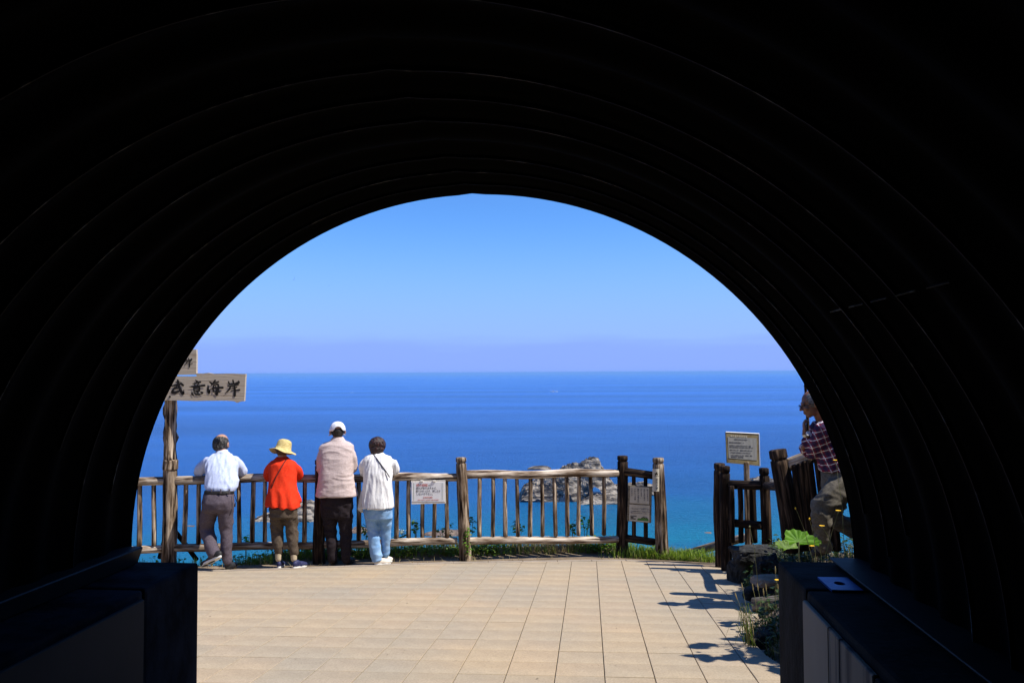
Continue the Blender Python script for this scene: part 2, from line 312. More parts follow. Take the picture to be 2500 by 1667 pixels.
# ------------------------------------------------------------------ sea
def sea():
    ys = [20, 120, 240, 320, 400, 600, 1000, 3000, 10000, 30000, 60000]
    xs = [-60000, -20000, -2000, -300, 0, 300, 2000, 20000, 60000]
    v = [(x, y, -60) for y in ys for x in xs]; nx = len(xs)
    f = [(j*nx+i, j*nx+i+1, (j+1)*nx+i+1, (j+1)*nx+i) for j in range(len(ys)-1) for i in range(nx-1)]
    m = bpy.data.materials.new('sea_water'); m.use_nodes = True; nt = m.node_tree; b = nt.nodes['Principled BSDF']
    b.inputs['Roughness'].default_value = .28; b.inputs['IOR'].default_value = 1.33; b.inputs['Specular IOR Level'].default_value = .12
    g = N(nt, 'ShaderNodeNewGeometry'); s = N(nt, 'ShaderNodeSeparateXYZ'); nt.links.new(g.outputs['Position'], s.inputs[0])
    # water depth: shallow turquoise by the rocks, deep blue outside, patches of weed
    nz = N(nt, 'ShaderNodeTexNoise'); nz.inputs['Scale'].default_value = .012; nz.inputs['Detail'].default_value = 4; nt.links.new(g.outputs['Position'], nz.inputs[0])
    a1 = N(nt, 'ShaderNodeMath', operation='MULTIPLY_ADD'); a1.inputs[1].default_value = 130; nt.links.new(nz.outputs[0], a1.inputs[0]); nt.links.new(s.outputs[1], a1.inputs[2])
    a2 = N(nt, 'ShaderNodeMath', operation='MULTIPLY_ADD'); a2.inputs[1].default_value = -.35; nt.links.new(s.outputs[0], a2.inputs[0]); nt.links.new(a1.outputs[0], a2.inputs[2])
    mr = N(nt, 'ShaderNodeMapRange'); mr.inputs[1].default_value = 250; mr.inputs[2].default_value = 1250; nt.links.new(a2.outputs[0], mr.inputs[0])
    r = N(nt, 'ShaderNodeValToRGB'); el = r.color_ramp.elements
    el[0].position = 0; el[0].color = (.0006, .098, .31, 1); el[1].position = 1; el[1].color = (.028, .142, .50, 1)
    for p, c in ((.05, (.0004, .090, .29)), (.085, (.0002, .235, .38)), (.14, (.0002, .19, .37)), (.22, (.006, .138, .42)), (.40, (.014, .124, .45))):
        e = el.new(p); e.color = (*c, 1)
    nt.links.new(mr.outputs[0], r.inputs[0])
    # wind streaks: long bands in X
    mp = N(nt, 'ShaderNodeMapping'); mp.inputs['Scale'].default_value = (.0006, .004, 1); nt.links.new(g.outputs['Position'], mp.inputs[0])
    n2 = N(nt, 'ShaderNodeTexNoise'); n2.inputs['Scale'].default_value = 1; n2.inputs['Detail'].default_value = 6; nt.links.new(mp.outputs[0], n2.inputs[0])
    hs = N(nt, 'ShaderNodeHueSaturation'); m2 = N(nt, 'ShaderNodeMapRange'); m2.inputs[1].default_value = .3; m2.inputs[2].default_value = .7; m2.inputs[3].default_value = .72; m2.inputs[4].default_value = 1.28
    nt.links.new(n2.outputs[0], m2.inputs[0]); nt.links.new(m2.outputs[0], hs.inputs['Value']); nt.links.new(r.outputs[0], hs.inputs['Color'])
    nt.links.new(hs.outputs[0], b.inputs['Base Color'])
    # waves
    mw = N(nt, 'ShaderNodeMapping'); mw.inputs['Scale'].default_value = (.22, .38, .1); nt.links.new(g.outputs['Position'], mw.inputs[0])
    n3 = N(nt, 'ShaderNodeTexNoise'); n3.inputs['Scale'].default_value = 1; n3.inputs['Detail'].default_value = 9; n3.inputs['Roughness'].default_value = .74; nt.links.new(mw.outputs[0], n3.inputs[0])
    mw2 = N(nt, 'ShaderNodeMapping'); mw2.inputs['Scale'].default_value = (.012, .03, .1); nt.links.new(g.outputs['Position'], mw2.inputs[0])
    n4 = N(nt, 'ShaderNodeTexNoise'); n4.inputs['Scale'].default_value = 1; n4.inputs['Detail'].default_value = 5; nt.links.new(mw2.outputs[0], n4.inputs[0])
    ad = N(nt, 'ShaderNodeMath', operation='MULTIPLY_ADD'); ad.inputs[1].default_value = 1.2; nt.links.new(n4.outputs[0], ad.inputs[0]); nt.links.new(n3.outputs[0], ad.inputs[2])
    bp = N(nt, 'ShaderNodeBump'); bp.inputs['Strength'].default_value = .9; bp.inputs['Distance'].default_value = 9.0; nt.links.new(ad.outputs[0], bp.inputs['Height']); nt.links.new(bp.outputs[0], b.inputs['Normal'])
    tag(link('sea', pyd('sea', v, f), m), kind='structure')
sea()

# ------------------------------------------------------------------ terrace paving
TD = Vector(((1434-1250)/2000.0, 1, 0)).normalized(); TS = Vector((TD.y, -TD.x, 0))
def paving():
    xs = np.linspace(-7.0, 3.0, 41); v = []; f = []
    bedm = mat('joint_sand', (.16, .13, .10), (.24, .20, .155), (40, 40, 40), .95, .3)
    # bed: quads strip by strip between tunnel and the curved rim
    cols = []
    for x in xs:
        cols.append([(x, y, gz(y)-.022) for y in np.linspace(-6, pavY(x), 24)])
    for c in cols: v += c
    n = 24
    f = [(i*n+j, (i+1)*n+j, (i+1)*n+j+1, i*n+j+1) for i in range(len(xs)-1) for j in range(n-1)]
    bed = link('terrace', pyd('terrace', v, f), bedm); tag(bed, kind='structure')
    T = .30; g = .0024; O = g_at(884.4, 1638.6); O = Vector((O.x, O.y, 0))
    tm = mat('paving_tile', (.325, .265, .188), (.415, .345, .246), (2.5, 2.5, 2.5), .88, .35, bscale=(160, 160, 160), spec=.2, ramp=(.3, .7), dist=.002)
    nt = tm.node_tree; b = nt.nodes['Principled BSDF']; oi = N(nt, 'ShaderNodeObjectInfo')
    rr = N(nt, 'ShaderNodeValToRGB'); e = rr.color_ramp.elements; e[0].color = (.86, .90, .96, 1); e[1].color = (1.04, .98, .84, 1)
    for p, c in ((.3, (.98, .97, .95)), (.55, (1.05, .96, .92)), (.75, (.93, .93, .93))):
        k = e.new(p); k.color = (*c, 1)
    rr.color_ramp.interpolation = 'CONSTANT'; nt.links.new(oi.outputs['Random'], rr.inputs[0])
    # world-space weathering: large soft blotches and speckle (object coords are per tile)
    ge = N(nt, 'ShaderNodeNewGeometry'); nb = N(nt, 'ShaderNodeTexNoise'); nb.inputs['Scale'].default_value = .9; nb.inputs['Detail'].default_value = 5; nt.links.new(ge.outputs['Position'], nb.inputs[0])
    rb = N(nt, 'ShaderNodeValToRGB'); rb.color_ramp.elements[0].position = .35; rb.color_ramp.elements[1].position = .65; rb.color_ramp.elements[0].color = (.90, .92, .95, 1); rb.color_ramp.elements[1].color = (1.06, 1.0, .92, 1); nt.links.new(nb.outputs[0], rb.inputs[0])
    nsp = N(nt, 'ShaderNodeTexNoise'); nsp.inputs['Scale'].default_value = 90; nsp.inputs['Detail'].default_value = 3; nt.links.new(ge.outputs['Position'], nsp.inputs[0])
    rs_ = N(nt, 'ShaderNodeValToRGB'); rs_.color_ramp.elements[0].position = .3; rs_.color_ramp.elements[1].position = .62; rs_.color_ramp.elements[0].color = (.80, .80, .80, 1); rs_.color_ramp.elements[1].color = (1.05, 1.05, 1.05, 1); nt.links.new(nsp.outputs[0], rs_.inputs[0])
    src = b.inputs['Base Color'].links[0].from_socket
    for q in (rr, rb, rs_):
        mx = N(nt, 'ShaderNodeMix', data_type='RGBA', blend_type='MULTIPLY'); mx.inputs[0].default_value = 1 if q is not rr else .22
        nt.links.new(src, mx.inputs[6]); nt.links.new(q.outputs[0], mx.inputs[7]); src = mx.outputs[2]
    nt.links.new(src, b.inputs['Base Color'])
    sl = math.atan(GS)
    def tile_bm(poly):
        bm = bmesh.new(); h = .03; c = .0025
        cx_ = sum(p[0] for p in poly)/len(poly); cy_ = sum(p[1] for p in poly)/len(poly)
        a = [bm.verts.new((p[0], p[1], -h)) for p in poly]; b_ = [bm.verts.new((p[0], p[1], -c)) for p in poly]
        t_ = [bm.verts.new((p[0]-c*np.sign(p[0]-cx_), p[1]-c*np.sign(p[1]-cy_), 0)) for p in poly]
        n_ = len(poly)
        for i in range(n_):
            j = (i+1) % n_
            bm.faces.new((a[i], a[j], b_[j], b_[i])); bm.faces.new((b_[i], b_[j], t_[j], t_[i]))
        bm.faces.new(t_); return mesh('tile', bm)
    h = T/2-g; std = tile_bm([(-h, -h), (h, -h), (h, h), (-h, h)]); std.materials.append(tm)
    rest = bmesh.new(); cand = []
    for i in range(-26, 18):
        for j in range(-36, 22):
            c = O+TS*((i+.5)*T)+TD*((j+.5)*T)
            corners = [c+TS*(a*h)+TD*(b_*h) for a, b_ in ((-1, -1), (1, -1), (1, 1), (-1, 1))]
            inside = [(p.y < pavY(p.x)-.06) and (p.x < rightX(p.y)+.06) and p.x > -6.6 for p in corners]
            if p_in := all(inside): poly = corners
            elif any(inside):     # cut tile at the curved rim
                poly = []
                for k in range(4):
                    p, q = corners[k], corners[(k+1) % 4]; a, b_ = inside[k], inside[(k+1) % 4]
                    if a: poly.append(p)
                    if a != b_:
                        lo, hi = (p, q) if a else (q, p)
                        for _ in range(12):
                            m_ = (lo+hi)/2
                            if (m_.y < pavY(m_.x)-.06) and (m_.x < rightX(m_.y)+.06) and m_.x > -6.6: lo = m_
                            else: hi = m_
                        poly.append(lo)
                if len(poly) < 3: continue
            else: continue
            if c.y < -4: continue
            # seen from the camera?
            d = Vector((c.x, c.y, gz(c.y)-CAMZ)); ok = False
            if c.y > 4.4:
                px = CX+FPX*c.x/c.y; py = HOR+FPX*(CAMZ-gz(c.y))/c.y
                ok = 440 < px < 1900 and py < 1760
            cand.append((ok, -c.y, c, poly, p_in))
    cand.sort(key=lambda q: (not q[0], -q[1]))
    rot = Matrix((TS, TD, Vector((0, 0, 1)))).transposed()
    cnt = 0
    for ok, _, c, poly, full in cand:
        dz = random.uniform(-.0012, .0012); tx = random.uniform(-.0008, .0008)
        if ok and cnt < 300:
            cnt += 1
            if full: me = std
            else:
                me = tile_bm([((p-c).dot(TS), (p-c).dot(TD)) for p in poly]); me.materials.append(tm)
            o = bpy.data.objects.new('tile', me); col.objects.link(o); o.parent = bed
            o.matrix_world = Matrix.Identity(4)
            mm = rot.to_4x4(); zx = Matrix(((1, 0, 0), (0, 1, 0), (0, 0, 1)))
            up_ = Vector((0, GS, 1)).normalized(); e1 = (TS-up_*TS.dot(up_)).normalized(); e2 = up_.cross(e1)
            mm = Matrix((e1, e2, up_)).transposed().to_4x4() @ Matrix.Rotation(tx, 4, 'X')
            mm.translation = Vector((c.x, c.y, gz(c.y)+dz)); o.matrix_local = mm
        else:
            vs = [rest.verts.new((p.x, p.y, gz(p.y)+dz)) for p in poly]
            vb = [rest.verts.new((p.x, p.y, gz(p.y)-.03)) for p in poly]
            rest.faces.new(vs); n_ = len(vs)
            for k in range(n_): rest.faces.new((vb[k], vb[(k+1) % n_], vs[(k+1) % n_], vs[k]))
    bmesh.ops.recalc_face_normals(rest, faces=rest.faces[:])
    o = link('tile', mesh('tile_rest', rest), tm, bed); o['kind'] = 'stuff'
    # concrete edging along the rim
    km = mat('edging_concrete', (.24, .20, .155), (.33, .275, .215), (6, 6, 6), .9, .4, bscale=(50, 50, 50), dist=.004)
    for i in range(22):
        xa = -6.6+i*.42; xb = xa+.414
        if xa > 2.0: break
        bm = bmesh.new(); ps = []
        for x, dy in ((xa, -.055), (xb, -.055), (xb, .045), (xa, .045)):
            y = pavY(x)+dy; ps.append((x, y))
        lo = [bm.verts.new((x, y, gz(y)-.08)) for x, y in ps]; hi = [bm.verts.new((x, y, gz(y)+.004)) for x, y in ps]
        bm.faces.new(hi)
        for k in range(4): bm.faces.new((lo[k], lo[(k+1) % 4], hi[(k+1) % 4], hi[k]))
        bevel(bm, .003)
        link('edging_block', mesh('edging_block', bm), km, bed)
    return bed
bed = paving()

# ------------------------------------------------------------------ tunnel
def tunnel():
    t = empty('tunnel', tw(0, 0, gz(4)), 'dark corrugated steel arch tunnel on low concrete footings framing the sea view', 'tunnel')
    CZ = CAMZ-.885; ZS = CAMZ-.925
    def rad(th):     # th 0 = right springing, pi = left
        r = 1.782-(1.782-1.735)*(th/math.pi)
        return r+(.006 if abs(th-math.pi/2) < .02 else 0)
    NT = 84; L0, L1 = 0.0, -17.0
    # profile along the axis: corrugation pitch .24, troughs outward
    ts = np.concatenate([np.arange(0, -5.0, -.03), np.arange(-5, L1-.01, -.06)])
    def dep(tt): return .030*(1-math.cos(2*math.pi*tt/.24))/2
    v = []; f = []; ths = [math.pi*i/NT for i in range(NT+1)]
    def prof(tt, th, extra=0):
        r = rad(th)+dep(tt)+extra; z = CZ+r*math.sin(th)
        return tw(.0+r*math.cos(th), tt, z)
    for tt in ts:
        v.append(tw(.0+rad(0)+dep(tt), tt, ZS))
        for th in ths: v.append(prof(tt, th))
        v.append(tw(-.0-rad(math.pi)-dep(tt), tt, ZS))
    n = NT+3
    f = [(j*n+i, j*n+i+1, (j+1)*n+i+1, (j+1)*n+i) for j in range(len(ts)-1) for i in range(n-1)]
    base = len(v)                      # outer skin gives the shell thickness
    for tt in (0, L1):
        v.append(tw(.0+rad(0)+.09, tt, ZS))
        for th in ths: v.append(prof(0, th, .09))if tt == 0 else v.append(tw(.0+(rad(th)+.09)*math.cos(th), tt, CZ+(rad(th)+.09)*math.sin(th)))
        v.append(tw(-.0-rad(math.pi)-.09, tt, ZS))
    f += [(base+i+1, base+i, base+n+i, base+n+i+1) for i in range(n-1)]
    f += [(i, i+1, base+i+1, base+i) for i in range(n-1)]
    q = (len(ts)-1)*n
    f += [(q+i+1, q+i, base+n+i, base+n+i+1) for i in range(n-1)]
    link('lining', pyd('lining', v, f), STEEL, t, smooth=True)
    # bolted plate seams: thin flanges on the corrugation crests
    for tt, r0_, r1_ in ((-.24, .05, .95), (-.48, .03, 1), (-.72, .05, .9), (-1.2, .0, 1), (-1.44, .0, 1), (-1.68, .0, 1), (-2.16, .1, .9)):
        bm = bmesh.new(); k0 = int(NT*r0_); k1 = int(NT*r1_); prev = None
        for k in range(k0, k1+1):
            th = ths[k]; r = rad(th)
            q = [tw(.0+(r-a)*math.cos(th), tt+b, CZ+(r-a)*math.sin(th)) for a, b in ((-.004, .0), (.009, -.001), (.009, -.005), (-.004, -.006))]
            vs = [bm.verts.new(p) for p in q]
            if prev:
                for i in range(4): bm.faces.new((prev[i], prev[(i+1) % 4], vs[(i+1) % 4], vs[i]))
            prev = vs
        bmesh.ops.recalc_face_normals(bm, faces=bm.faces[:])
        link('plate_seam', mesh('plate_seam', bm), SEAM, t)
    # longitudinal lap joint on the right haunch
    th = R(38)
    for k in range(5):
        bm = bmesh.new(); p = tw(.0+(rad(th)-.008)*math.cos(th), -1.15-.2*k, CZ+(rad(th)-.008)*math.sin(th)); box(bm, p, (.005, .13, .003), Matrix.Rotation(-PHI, 3, 'Z') @ Matrix.Rotation(-math.pi/2+th, 3, 'Y'))
        link('lap_joint', mesh('lap_joint', bm), SEAM, t)
    # footings
    for sgn, si, ZF in ((-1, -1.403, ZS-.024), (1, 1.445, ZS+.031)):
        bm = bmesh.new()
        so = sgn*2.10
        a, b = min(si, so), max(si, so)
        for (t0, t1) in ((.045, -.46), (-.475, -16.8)):
            P = [tw(s, tt, z) for tt in (t0, t1) for (s, z) in ((a, 0), (b, 0), (b, ZF), (a, ZF))]
            for p in (P[0], P[1], P[4], P[5]): p.z = terr(p.x, max(p.y, -6))-.4
            vs = [bm.verts.new(p) for p in P]
            for q in ((0, 1, 2, 3), (7, 6, 5, 4), (0, 4, 5, 1), (1, 5, 6, 2), (2, 6, 7, 3), (3, 7, 4, 0)): bm.faces.new([vs[i] for i in q])
        bmesh.ops.recalc_face_normals(bm, faces=bm.faces[:]); bevel(bm, .018, 2)
        bmesh.ops.triangulate(bm, faces=bm.faces[:])
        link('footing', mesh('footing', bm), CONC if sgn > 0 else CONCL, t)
        # base channel under the arch
        bm = bmesh.new(); sc_ = sgn*1.79
        for t0, t1 in ((-.02, -16.8),):
            a, b = (sc_-.13, sc_+.13)
            P = [tw(s, tt, z) for tt in (t0, t1) for (s, z) in ((a+(.03 if sgn > 0 else 0), ZF+.003), (b-(.03 if sgn < 0 else 0), ZF+.003), (b, ZS+.065), (a, ZS+.065))]
            vs = [bm.verts.new(p) for p in P]
            for q in ((0, 1, 2, 3), (7, 6, 5, 4), (0, 4, 5, 1), (1, 5, 6, 2), (2, 6, 7, 3), (3, 7, 4, 0)): bm.faces.new([vs[i] for i in q])
        bmesh.ops.recalc_face_normals(bm, faces=bm.faces[:]); bevel(bm, .006)
        link('base_channel', mesh('base_channel', bm), CHAN, t)
        # panels on the inner face
        segs = [(-.50, -.855, PANEL), (-.86, -.99, DRIP), (-.995, -1.33, DRIP)] if sgn > 0 else [(-.50, -1.45, mat('shaded_panel', (.013, .013, .013), (.022, .021, .020), (2, 2, 2), .75, .1, spec=.2))]  # left panel's near-black colour has the shade painted in
        k = 0; tt = segs[-1][1]-.02
        while k < 2: segs.append((tt, tt-1.0, CONC)); tt -= 1.02; k += 1
        for t0, t1, m in segs:
            bm = bmesh.new(); s0, s1 = (si-.022, si-.002) if sgn > 0 else (si+.002, si+.022)
            P = [tw(s, tt, z) for tt in (t0, t1) for (s, z) in ((s0, 0), (s1, 0), (s1, ZF-.035), (s0, ZF-.035))]
            for p in (P[0], P[1], P[4], P[5]): p.z = gz(p.y)+.02
            vs = [bm.verts.new(p) for p in P]
            for q in ((0, 1, 2, 3), (7, 6, 5, 4), (0, 4, 5, 1), (1, 5, 6, 2), (2, 6, 7, 3), (3, 7, 4, 0)): bm.faces.new([vs[i] for i in q])
            bmesh.ops.recalc_face_normals(bm, faces=bm.faces[:]); bevel(bm, .004)
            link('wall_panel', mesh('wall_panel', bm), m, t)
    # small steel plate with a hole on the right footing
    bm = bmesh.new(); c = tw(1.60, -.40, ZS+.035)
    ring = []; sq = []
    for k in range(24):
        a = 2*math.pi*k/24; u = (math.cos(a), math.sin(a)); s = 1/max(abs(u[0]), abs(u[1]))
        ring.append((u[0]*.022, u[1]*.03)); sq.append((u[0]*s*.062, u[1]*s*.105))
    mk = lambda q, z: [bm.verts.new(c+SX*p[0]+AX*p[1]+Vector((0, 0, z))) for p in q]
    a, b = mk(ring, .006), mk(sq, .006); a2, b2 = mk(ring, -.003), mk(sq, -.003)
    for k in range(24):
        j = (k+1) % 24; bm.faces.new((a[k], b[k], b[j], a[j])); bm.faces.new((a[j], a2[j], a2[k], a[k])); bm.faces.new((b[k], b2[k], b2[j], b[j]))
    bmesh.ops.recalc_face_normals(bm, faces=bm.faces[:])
    link('anchor_plate', mesh('anchor_plate', bm), mat('sky_tinted_plate', (.015, .07, .28), (.05, .15, .45), (9, 9, 9), .45, .1, spec=.4, metal=.4), t)  # blue base colour paints the sky's reflection onto the steel
    # rear bulkhead: the bend in the tunnel closes the view
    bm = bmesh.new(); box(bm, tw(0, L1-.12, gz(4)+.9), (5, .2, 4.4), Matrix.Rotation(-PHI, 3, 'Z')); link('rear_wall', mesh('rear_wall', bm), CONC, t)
    # concrete collar over the mouth
    bm = bmesh.new(); prev = None
    for k in range(0, 61):
        th = math.pi*k/60; r = 1.782-(1.782-1.735)*(th/math.pi)
        q = [tw(.0+a*math.cos(th), b, CZ+a*math.sin(th)) for a, b in ((r+.06, -.05), (r+.30, -.05), (r+.30, -.6), (r+.095, -.6))]
        vs = [bm.verts.new(p) for p in q]
        if prev:
            for i in range(4): bm.faces.new((prev[i], prev[(i+1) % 4], vs[(i+1) % 4], vs[i]))
        else: bm.faces.new(vs)
        prev = vs
    bm.faces.new(prev[::-1]); bmesh.ops.recalc_face_normals(bm, faces=bm.faces[:])
    link('collar', mesh('collar', bm), mat('portal_concrete', (.22, .21, .19), (.36, .34, .31), (3, 3, 3), .9, .4), t)
    # hill heaped over the tunnel
    v = []; S = np.linspace(-14, 14, 57); TT = np.linspace(-.42, -17.2, 34)
    for tt in TT:
        for s in S:
            a = abs(s); h = 2.15-.885+CAMZ+min(1.6, (-.42-tt)*.35)
            roof = CZ+math.sqrt(max(0, 2.22**2-min(a, 2.2)**2))+.12+min(1.6, (-.42-tt)*.35)
            base = terr(*tw(s, tt, 0).xy)-.1
            z = roof-max(0, a-1.7)*1.35 if a > 1.7 else roof
            if a > 2.0: z = max(z, base+.05)
            z = z+.12*mn.noise(Vector((s*.8, tt*.8, 5)))*(1 if a > 2.4 or a < 1.5 else .3)
            v.append(tw(s, tt, max(z, base if a > 2.3 else -9)))
    nx = len(S); f = [(j*nx+i+1, j*nx+i, (j+1)*nx+i, (j+1)*nx+i+1) for j in range(len(TT)-1) for i in range(nx-1)]
    tag(link('hillside', pyd('hillside', v, f), mat('hill_grass', (.03, .055, .012), (.10, .13, .03), (3, 3, 3), .95, .9, dist=.05), smooth=True), kind='structure')
tunnel()

# ------------------------------------------------------------------ main log fence
def fence():
    t = empty('log_fence', fpt(1127, 0), 'long weathered log fence with round balusters along the seaward edge of the terrace', 'fence')
    tops = {781: 1.20, 1127: 1.225, 1518: 1.225, 1608: 1.215}
    for px in (781, 1127, 1518, 1608):
        p = fpt(px, 0); rr = .082 if px != 1608 else .09
        off = Vector((.035, -.01, 0)) if px in (1127, 1608) else Vector((.0, 0, 0))
        top = at(px, {781: 1122, 1127: 1116, 1518: 1112, 1608: 1117}[px], p.y); g = terr(p.x, p.y)
        bot = Vector((p.x, p.y, -.12))+off
        log('post', bot, top, rr*.94, .067, W_POST if px in (1127, 1608) else W_DARK, t, seed=px, notch=.066, seg=20)
    p = fpt(413, 0); log('post', Vector((p.x-.01, p.y, -.15)), at(415, 1128, p.y), .088, .080, W_POST, t, seed=5, seg=20)
    p = fpt(60, 0); log('post', Vector((p.x, p.y, -.15)), Vector((p.x, p.y, 1.2)), .08, .07, W_POST, t, seed=6, seg=14, notch=.066)
    TOP = {60: 1178, 413: 1172, 781: 1167, 1127: 1161, 1518: 1153, 1608: 1160}
    BOT = {60: 1345, 413: 1338, 781: 1330, 1127: 1318.5, 1518: 1313, 1608: 1322}
    seq = [60, 413, 781, 1127, 1518, 1608]
    for a, b in zip(seq, seq[1:]):
        for D, r in ((TOP, .053), (BOT, .048)):
            p, q = at(a, D[a], fy(a)), at(b, D[b], fy(b)); 
            if a == 60: p = Vector((fpt(60, 0).x, fpt(60, 0).y, q.z))
            d = (q-p).normalized()
            log('rail', p+d*.05, q-d*.05, r, r*.94, W_RAIL if b != 1608 else W_DARK, t, seg=16, seed=a+int(r*1000), warp=.008)
    groups = [[245, 276, 308, 341, 376], [452, 485, 517, 550, 583.3, 615.9, 647.3, 679, 711, 743.5], [811, 843, 875.6, 907, 938, 969, 999, 1030, 1060.6, 1091.6],
              [1171.8, 1202.4, 1233, 1263.2, 1293.6, 1324, 1354, 1384.3, 1414, 1444, 1474.7], [1547.8, 1576.7]]
    for gi, gsub in enumerate(groups):
        a, b = seq[gi], seq[gi+1]
        for px in gsub:
            u = (px-a)/(b-a); Y = fy(px)
            if a == 60: zt = at(413, TOP[413], fy(413)).z; zb = at(413, BOT[413], fy(413)).z
            else:
                zt = at(a, TOP[a], fy(a)).z*(1-u)+at(b, TOP[b], fy(b)).z*u; zb = at(a, BOT[a], fy(a)).z*(1-u)+at(b, BOT[b], fy(b)).z*u
            x0 = at(px, 1250, Y); r = random.uniform(.0245, .029)
            log('baluster', Vector((x0.x+random.uniform(-.006, .006), Y, zb+.035)), Vector((x0.x+random.uniform(-.006, .006), Y, zt-.03)), r*1.05, r*.95,
                W_DARK if b == 1608 else W_POST, t, seg=12, warp=.003)
    # braces behind the tall post
    p = fpt(413, 0)
    log('brace', Vector((p.x+.03, p.y+.10, .42)), Vector((p.x+.22, p.y+.32, .02)), .028, .028, W_DARK, t)
    log('brace', Vector((p.x-.05, p.y+.10, .40)), Vector((p.x-.20, p.y+.25, .05)), .028, .028, W_DARK, t)
fence()

# ------------------------------------------------------------------ brush lettering (strokes in units of the board, x right, y down, width)
BU = [[(330, 860, 25), (350, 905, 42), (350, 960, 46), (370, 1030, 42), (410, 1120, 46), (460, 1190, 52), (480, 1150, 22), (478, 1085, 6)],
      [(285, 908, 14), (350, 898, 26)], [(400, 915, 16), (435, 960, 40), (460, 985, 36)], [(160, 1010, 14), (270, 985, 32), (400, 952, 18)],
      [(320, 990, 18), (290, 1060, 30)], [(262, 1065, 12), (330, 1052, 26)], [(270, 1030, 22), (215, 1100, 32), (200, 1150, 44), (260, 1165, 46), (352, 1128, 30)]]
I = [[(765, 865, 18), (800, 902, 38)], [(695, 952, 12), (780, 925, 24), (880, 903, 26)], [(735, 960, 14), (755, 1003, 18)], [(835, 940, 20), (800, 990, 14)],
     [(618, 1022, 8), (700, 1020, 28), (850, 1000, 28), (975, 985, 36)], [(720, 1050, 22), (728, 1130, 22)], [(718, 1050, 18), (855, 1028, 26), (855, 1112, 28), (735, 1130, 18)],
     [(748, 1088, 14), (838, 1076, 15)], [(690, 1148, 10), (672, 1180, 28), (705, 1218, 26)], [(720, 1150, 8), (762, 1195, 28), (850, 1205, 28), (885, 1175, 8)], [(785, 1140, 12), (822, 1162, 24)], [(880, 1138, 14), (932, 1165, 34), (890, 1195, 6)]]
KAI = [[(1098, 900, 16), (1145, 938, 34)], [(1058, 995, 14), (1060, 1090, 40), (1078, 1170, 46), (1115, 1075, 8)], [(1228, 868, 28), (1180, 940, 30), (1128, 990, 8)],
       [(1175, 945, 18), (1310, 898, 26)], [(1205, 970, 18), (1182, 1050, 30), (1188, 1135, 28)], [(1200, 978, 16), (1300, 958, 28), (1312, 1030, 36), (1292, 1120, 40), (1268, 1208, 40), (1220, 1165, 12)],
       [(1120, 1068, 12), (1250, 1045, 26), (1408, 1040, 38)], [(1190, 1132, 22), (1345, 1138, 24)], [(1240, 1000, 14), (1255, 1105, 18)]]
GAN = [[(1548, 898, 22), (1570, 958, 28)], [(1565, 958, 24), (1690, 948, 24), (1800, 912, 40), (1785, 878, 14)], [(1655, 862, 22), (1672, 945, 32)], [(1535, 1002, 16), (1650, 1000, 24), (1785, 962, 24)],
       [(1600, 1000, 24), (1572, 1080, 30), (1465, 1172, 6)], [(1640, 1052, 12), (1745, 1028, 22)], [(1608, 1112, 12), (1812, 1094, 28)], [(1688, 1000, 22), (1702, 1100, 36), (1695, 1228, 42)]]
def strokes(name, chars, fn, parent, m, depth=.003):
    bm = bmesh.new(); lvl = 0
    for ch in chars:
        for st in ch:
            P = []
            for (a, b) in zip(st, st[1:]):
                for k in range(4): u = k/4; P.append([a[i]*(1-u)+b[i]*u for i in range(3)])
            P.append(list(st[-1])); L = []; Rr = []; lvl = (lvl+1) % 7; eps = .0006*lvl
            for i, p in enumerate(P):
                q0, q1 = P[max(i-1, 0)], P[min(i+1, len(P)-1)]; dx, dy = q1[0]-q0[0], q1[1]-q0[1]; l = math.hypot(dx, dy) or 1
                nx, ny = -dy/l*p[2]*.76, dx/l*p[2]*.76
                L.append((p[0]+nx, p[1]+ny)); Rr.append((p[0]-nx, p[1]-ny))
            # rounded ends
            poly = [(L[i], Rr[i]) for i in range(len(P))]
            va = [bm.verts.new(fn(*l_)-Vector((0, depth+eps, 0))) for l_, _ in poly]; vb = [bm.verts.new(fn(*r_)-Vector((0, depth+eps, 0))) for _, r_ in poly]
            for i in range(len(P)-1): bm.faces.new((va[i], vb[i], vb[i+1], va[i+1]))
            for (p, q) in ((P[0], P[1]), (P[-1], P[-2])):
                c = bm.verts.new(fn(p[0], p[1])-Vector((0, depth+eps, 0))); w_ = p[2]*.76
                ring = [bm.verts.new(fn(p[0]+w_*math.cos(k*math.pi/4), p[1]+w_*math.sin(k*math.pi/4))-Vector((0, depth+eps+.0002, 0))) for k in range(8)]
                for k in range(8): bm.faces.new((c, ring[k], ring[(k+1) % 8]))
    return link(name, mesh(name, bm), m, parent)
def text(body, size, p, ux, m, parent, name='lettering', bold=0.0, align='LEFT', uz=None, space=1.0, lspace=1.0):
    """flat print: p world origin, ux unit right vector, uz unit up vector; becomes a mesh"""
    cu = bpy.data.curves.new('t', 'FONT'); cu.body = body; cu.size = size; cu.align_x = align; cu.offset = bold; cu.extrude = .0004
    cu.space_character = space; cu.space_line = lspace; cu.resolution_u = 2
    o = bpy.data.objects.new('t', cu); col.objects.link(o)
    dg = bpy.context.evaluated_depsgraph_get(); dg.update()
    me = bpy.data.meshes.new_from_object(o.evaluated_get(dg)); bpy.data.objects.remove(o)
    uz = uz or Vector((0, 0, 1)); nn = ux.cross(uz).normalized()
    mm = Matrix((ux, uz, nn)).transposed().to_4x4(); mm.translation = p+nn*.0012*0
    me.transform(mm); me.materials.clear()
    return link(name, me, m, parent)

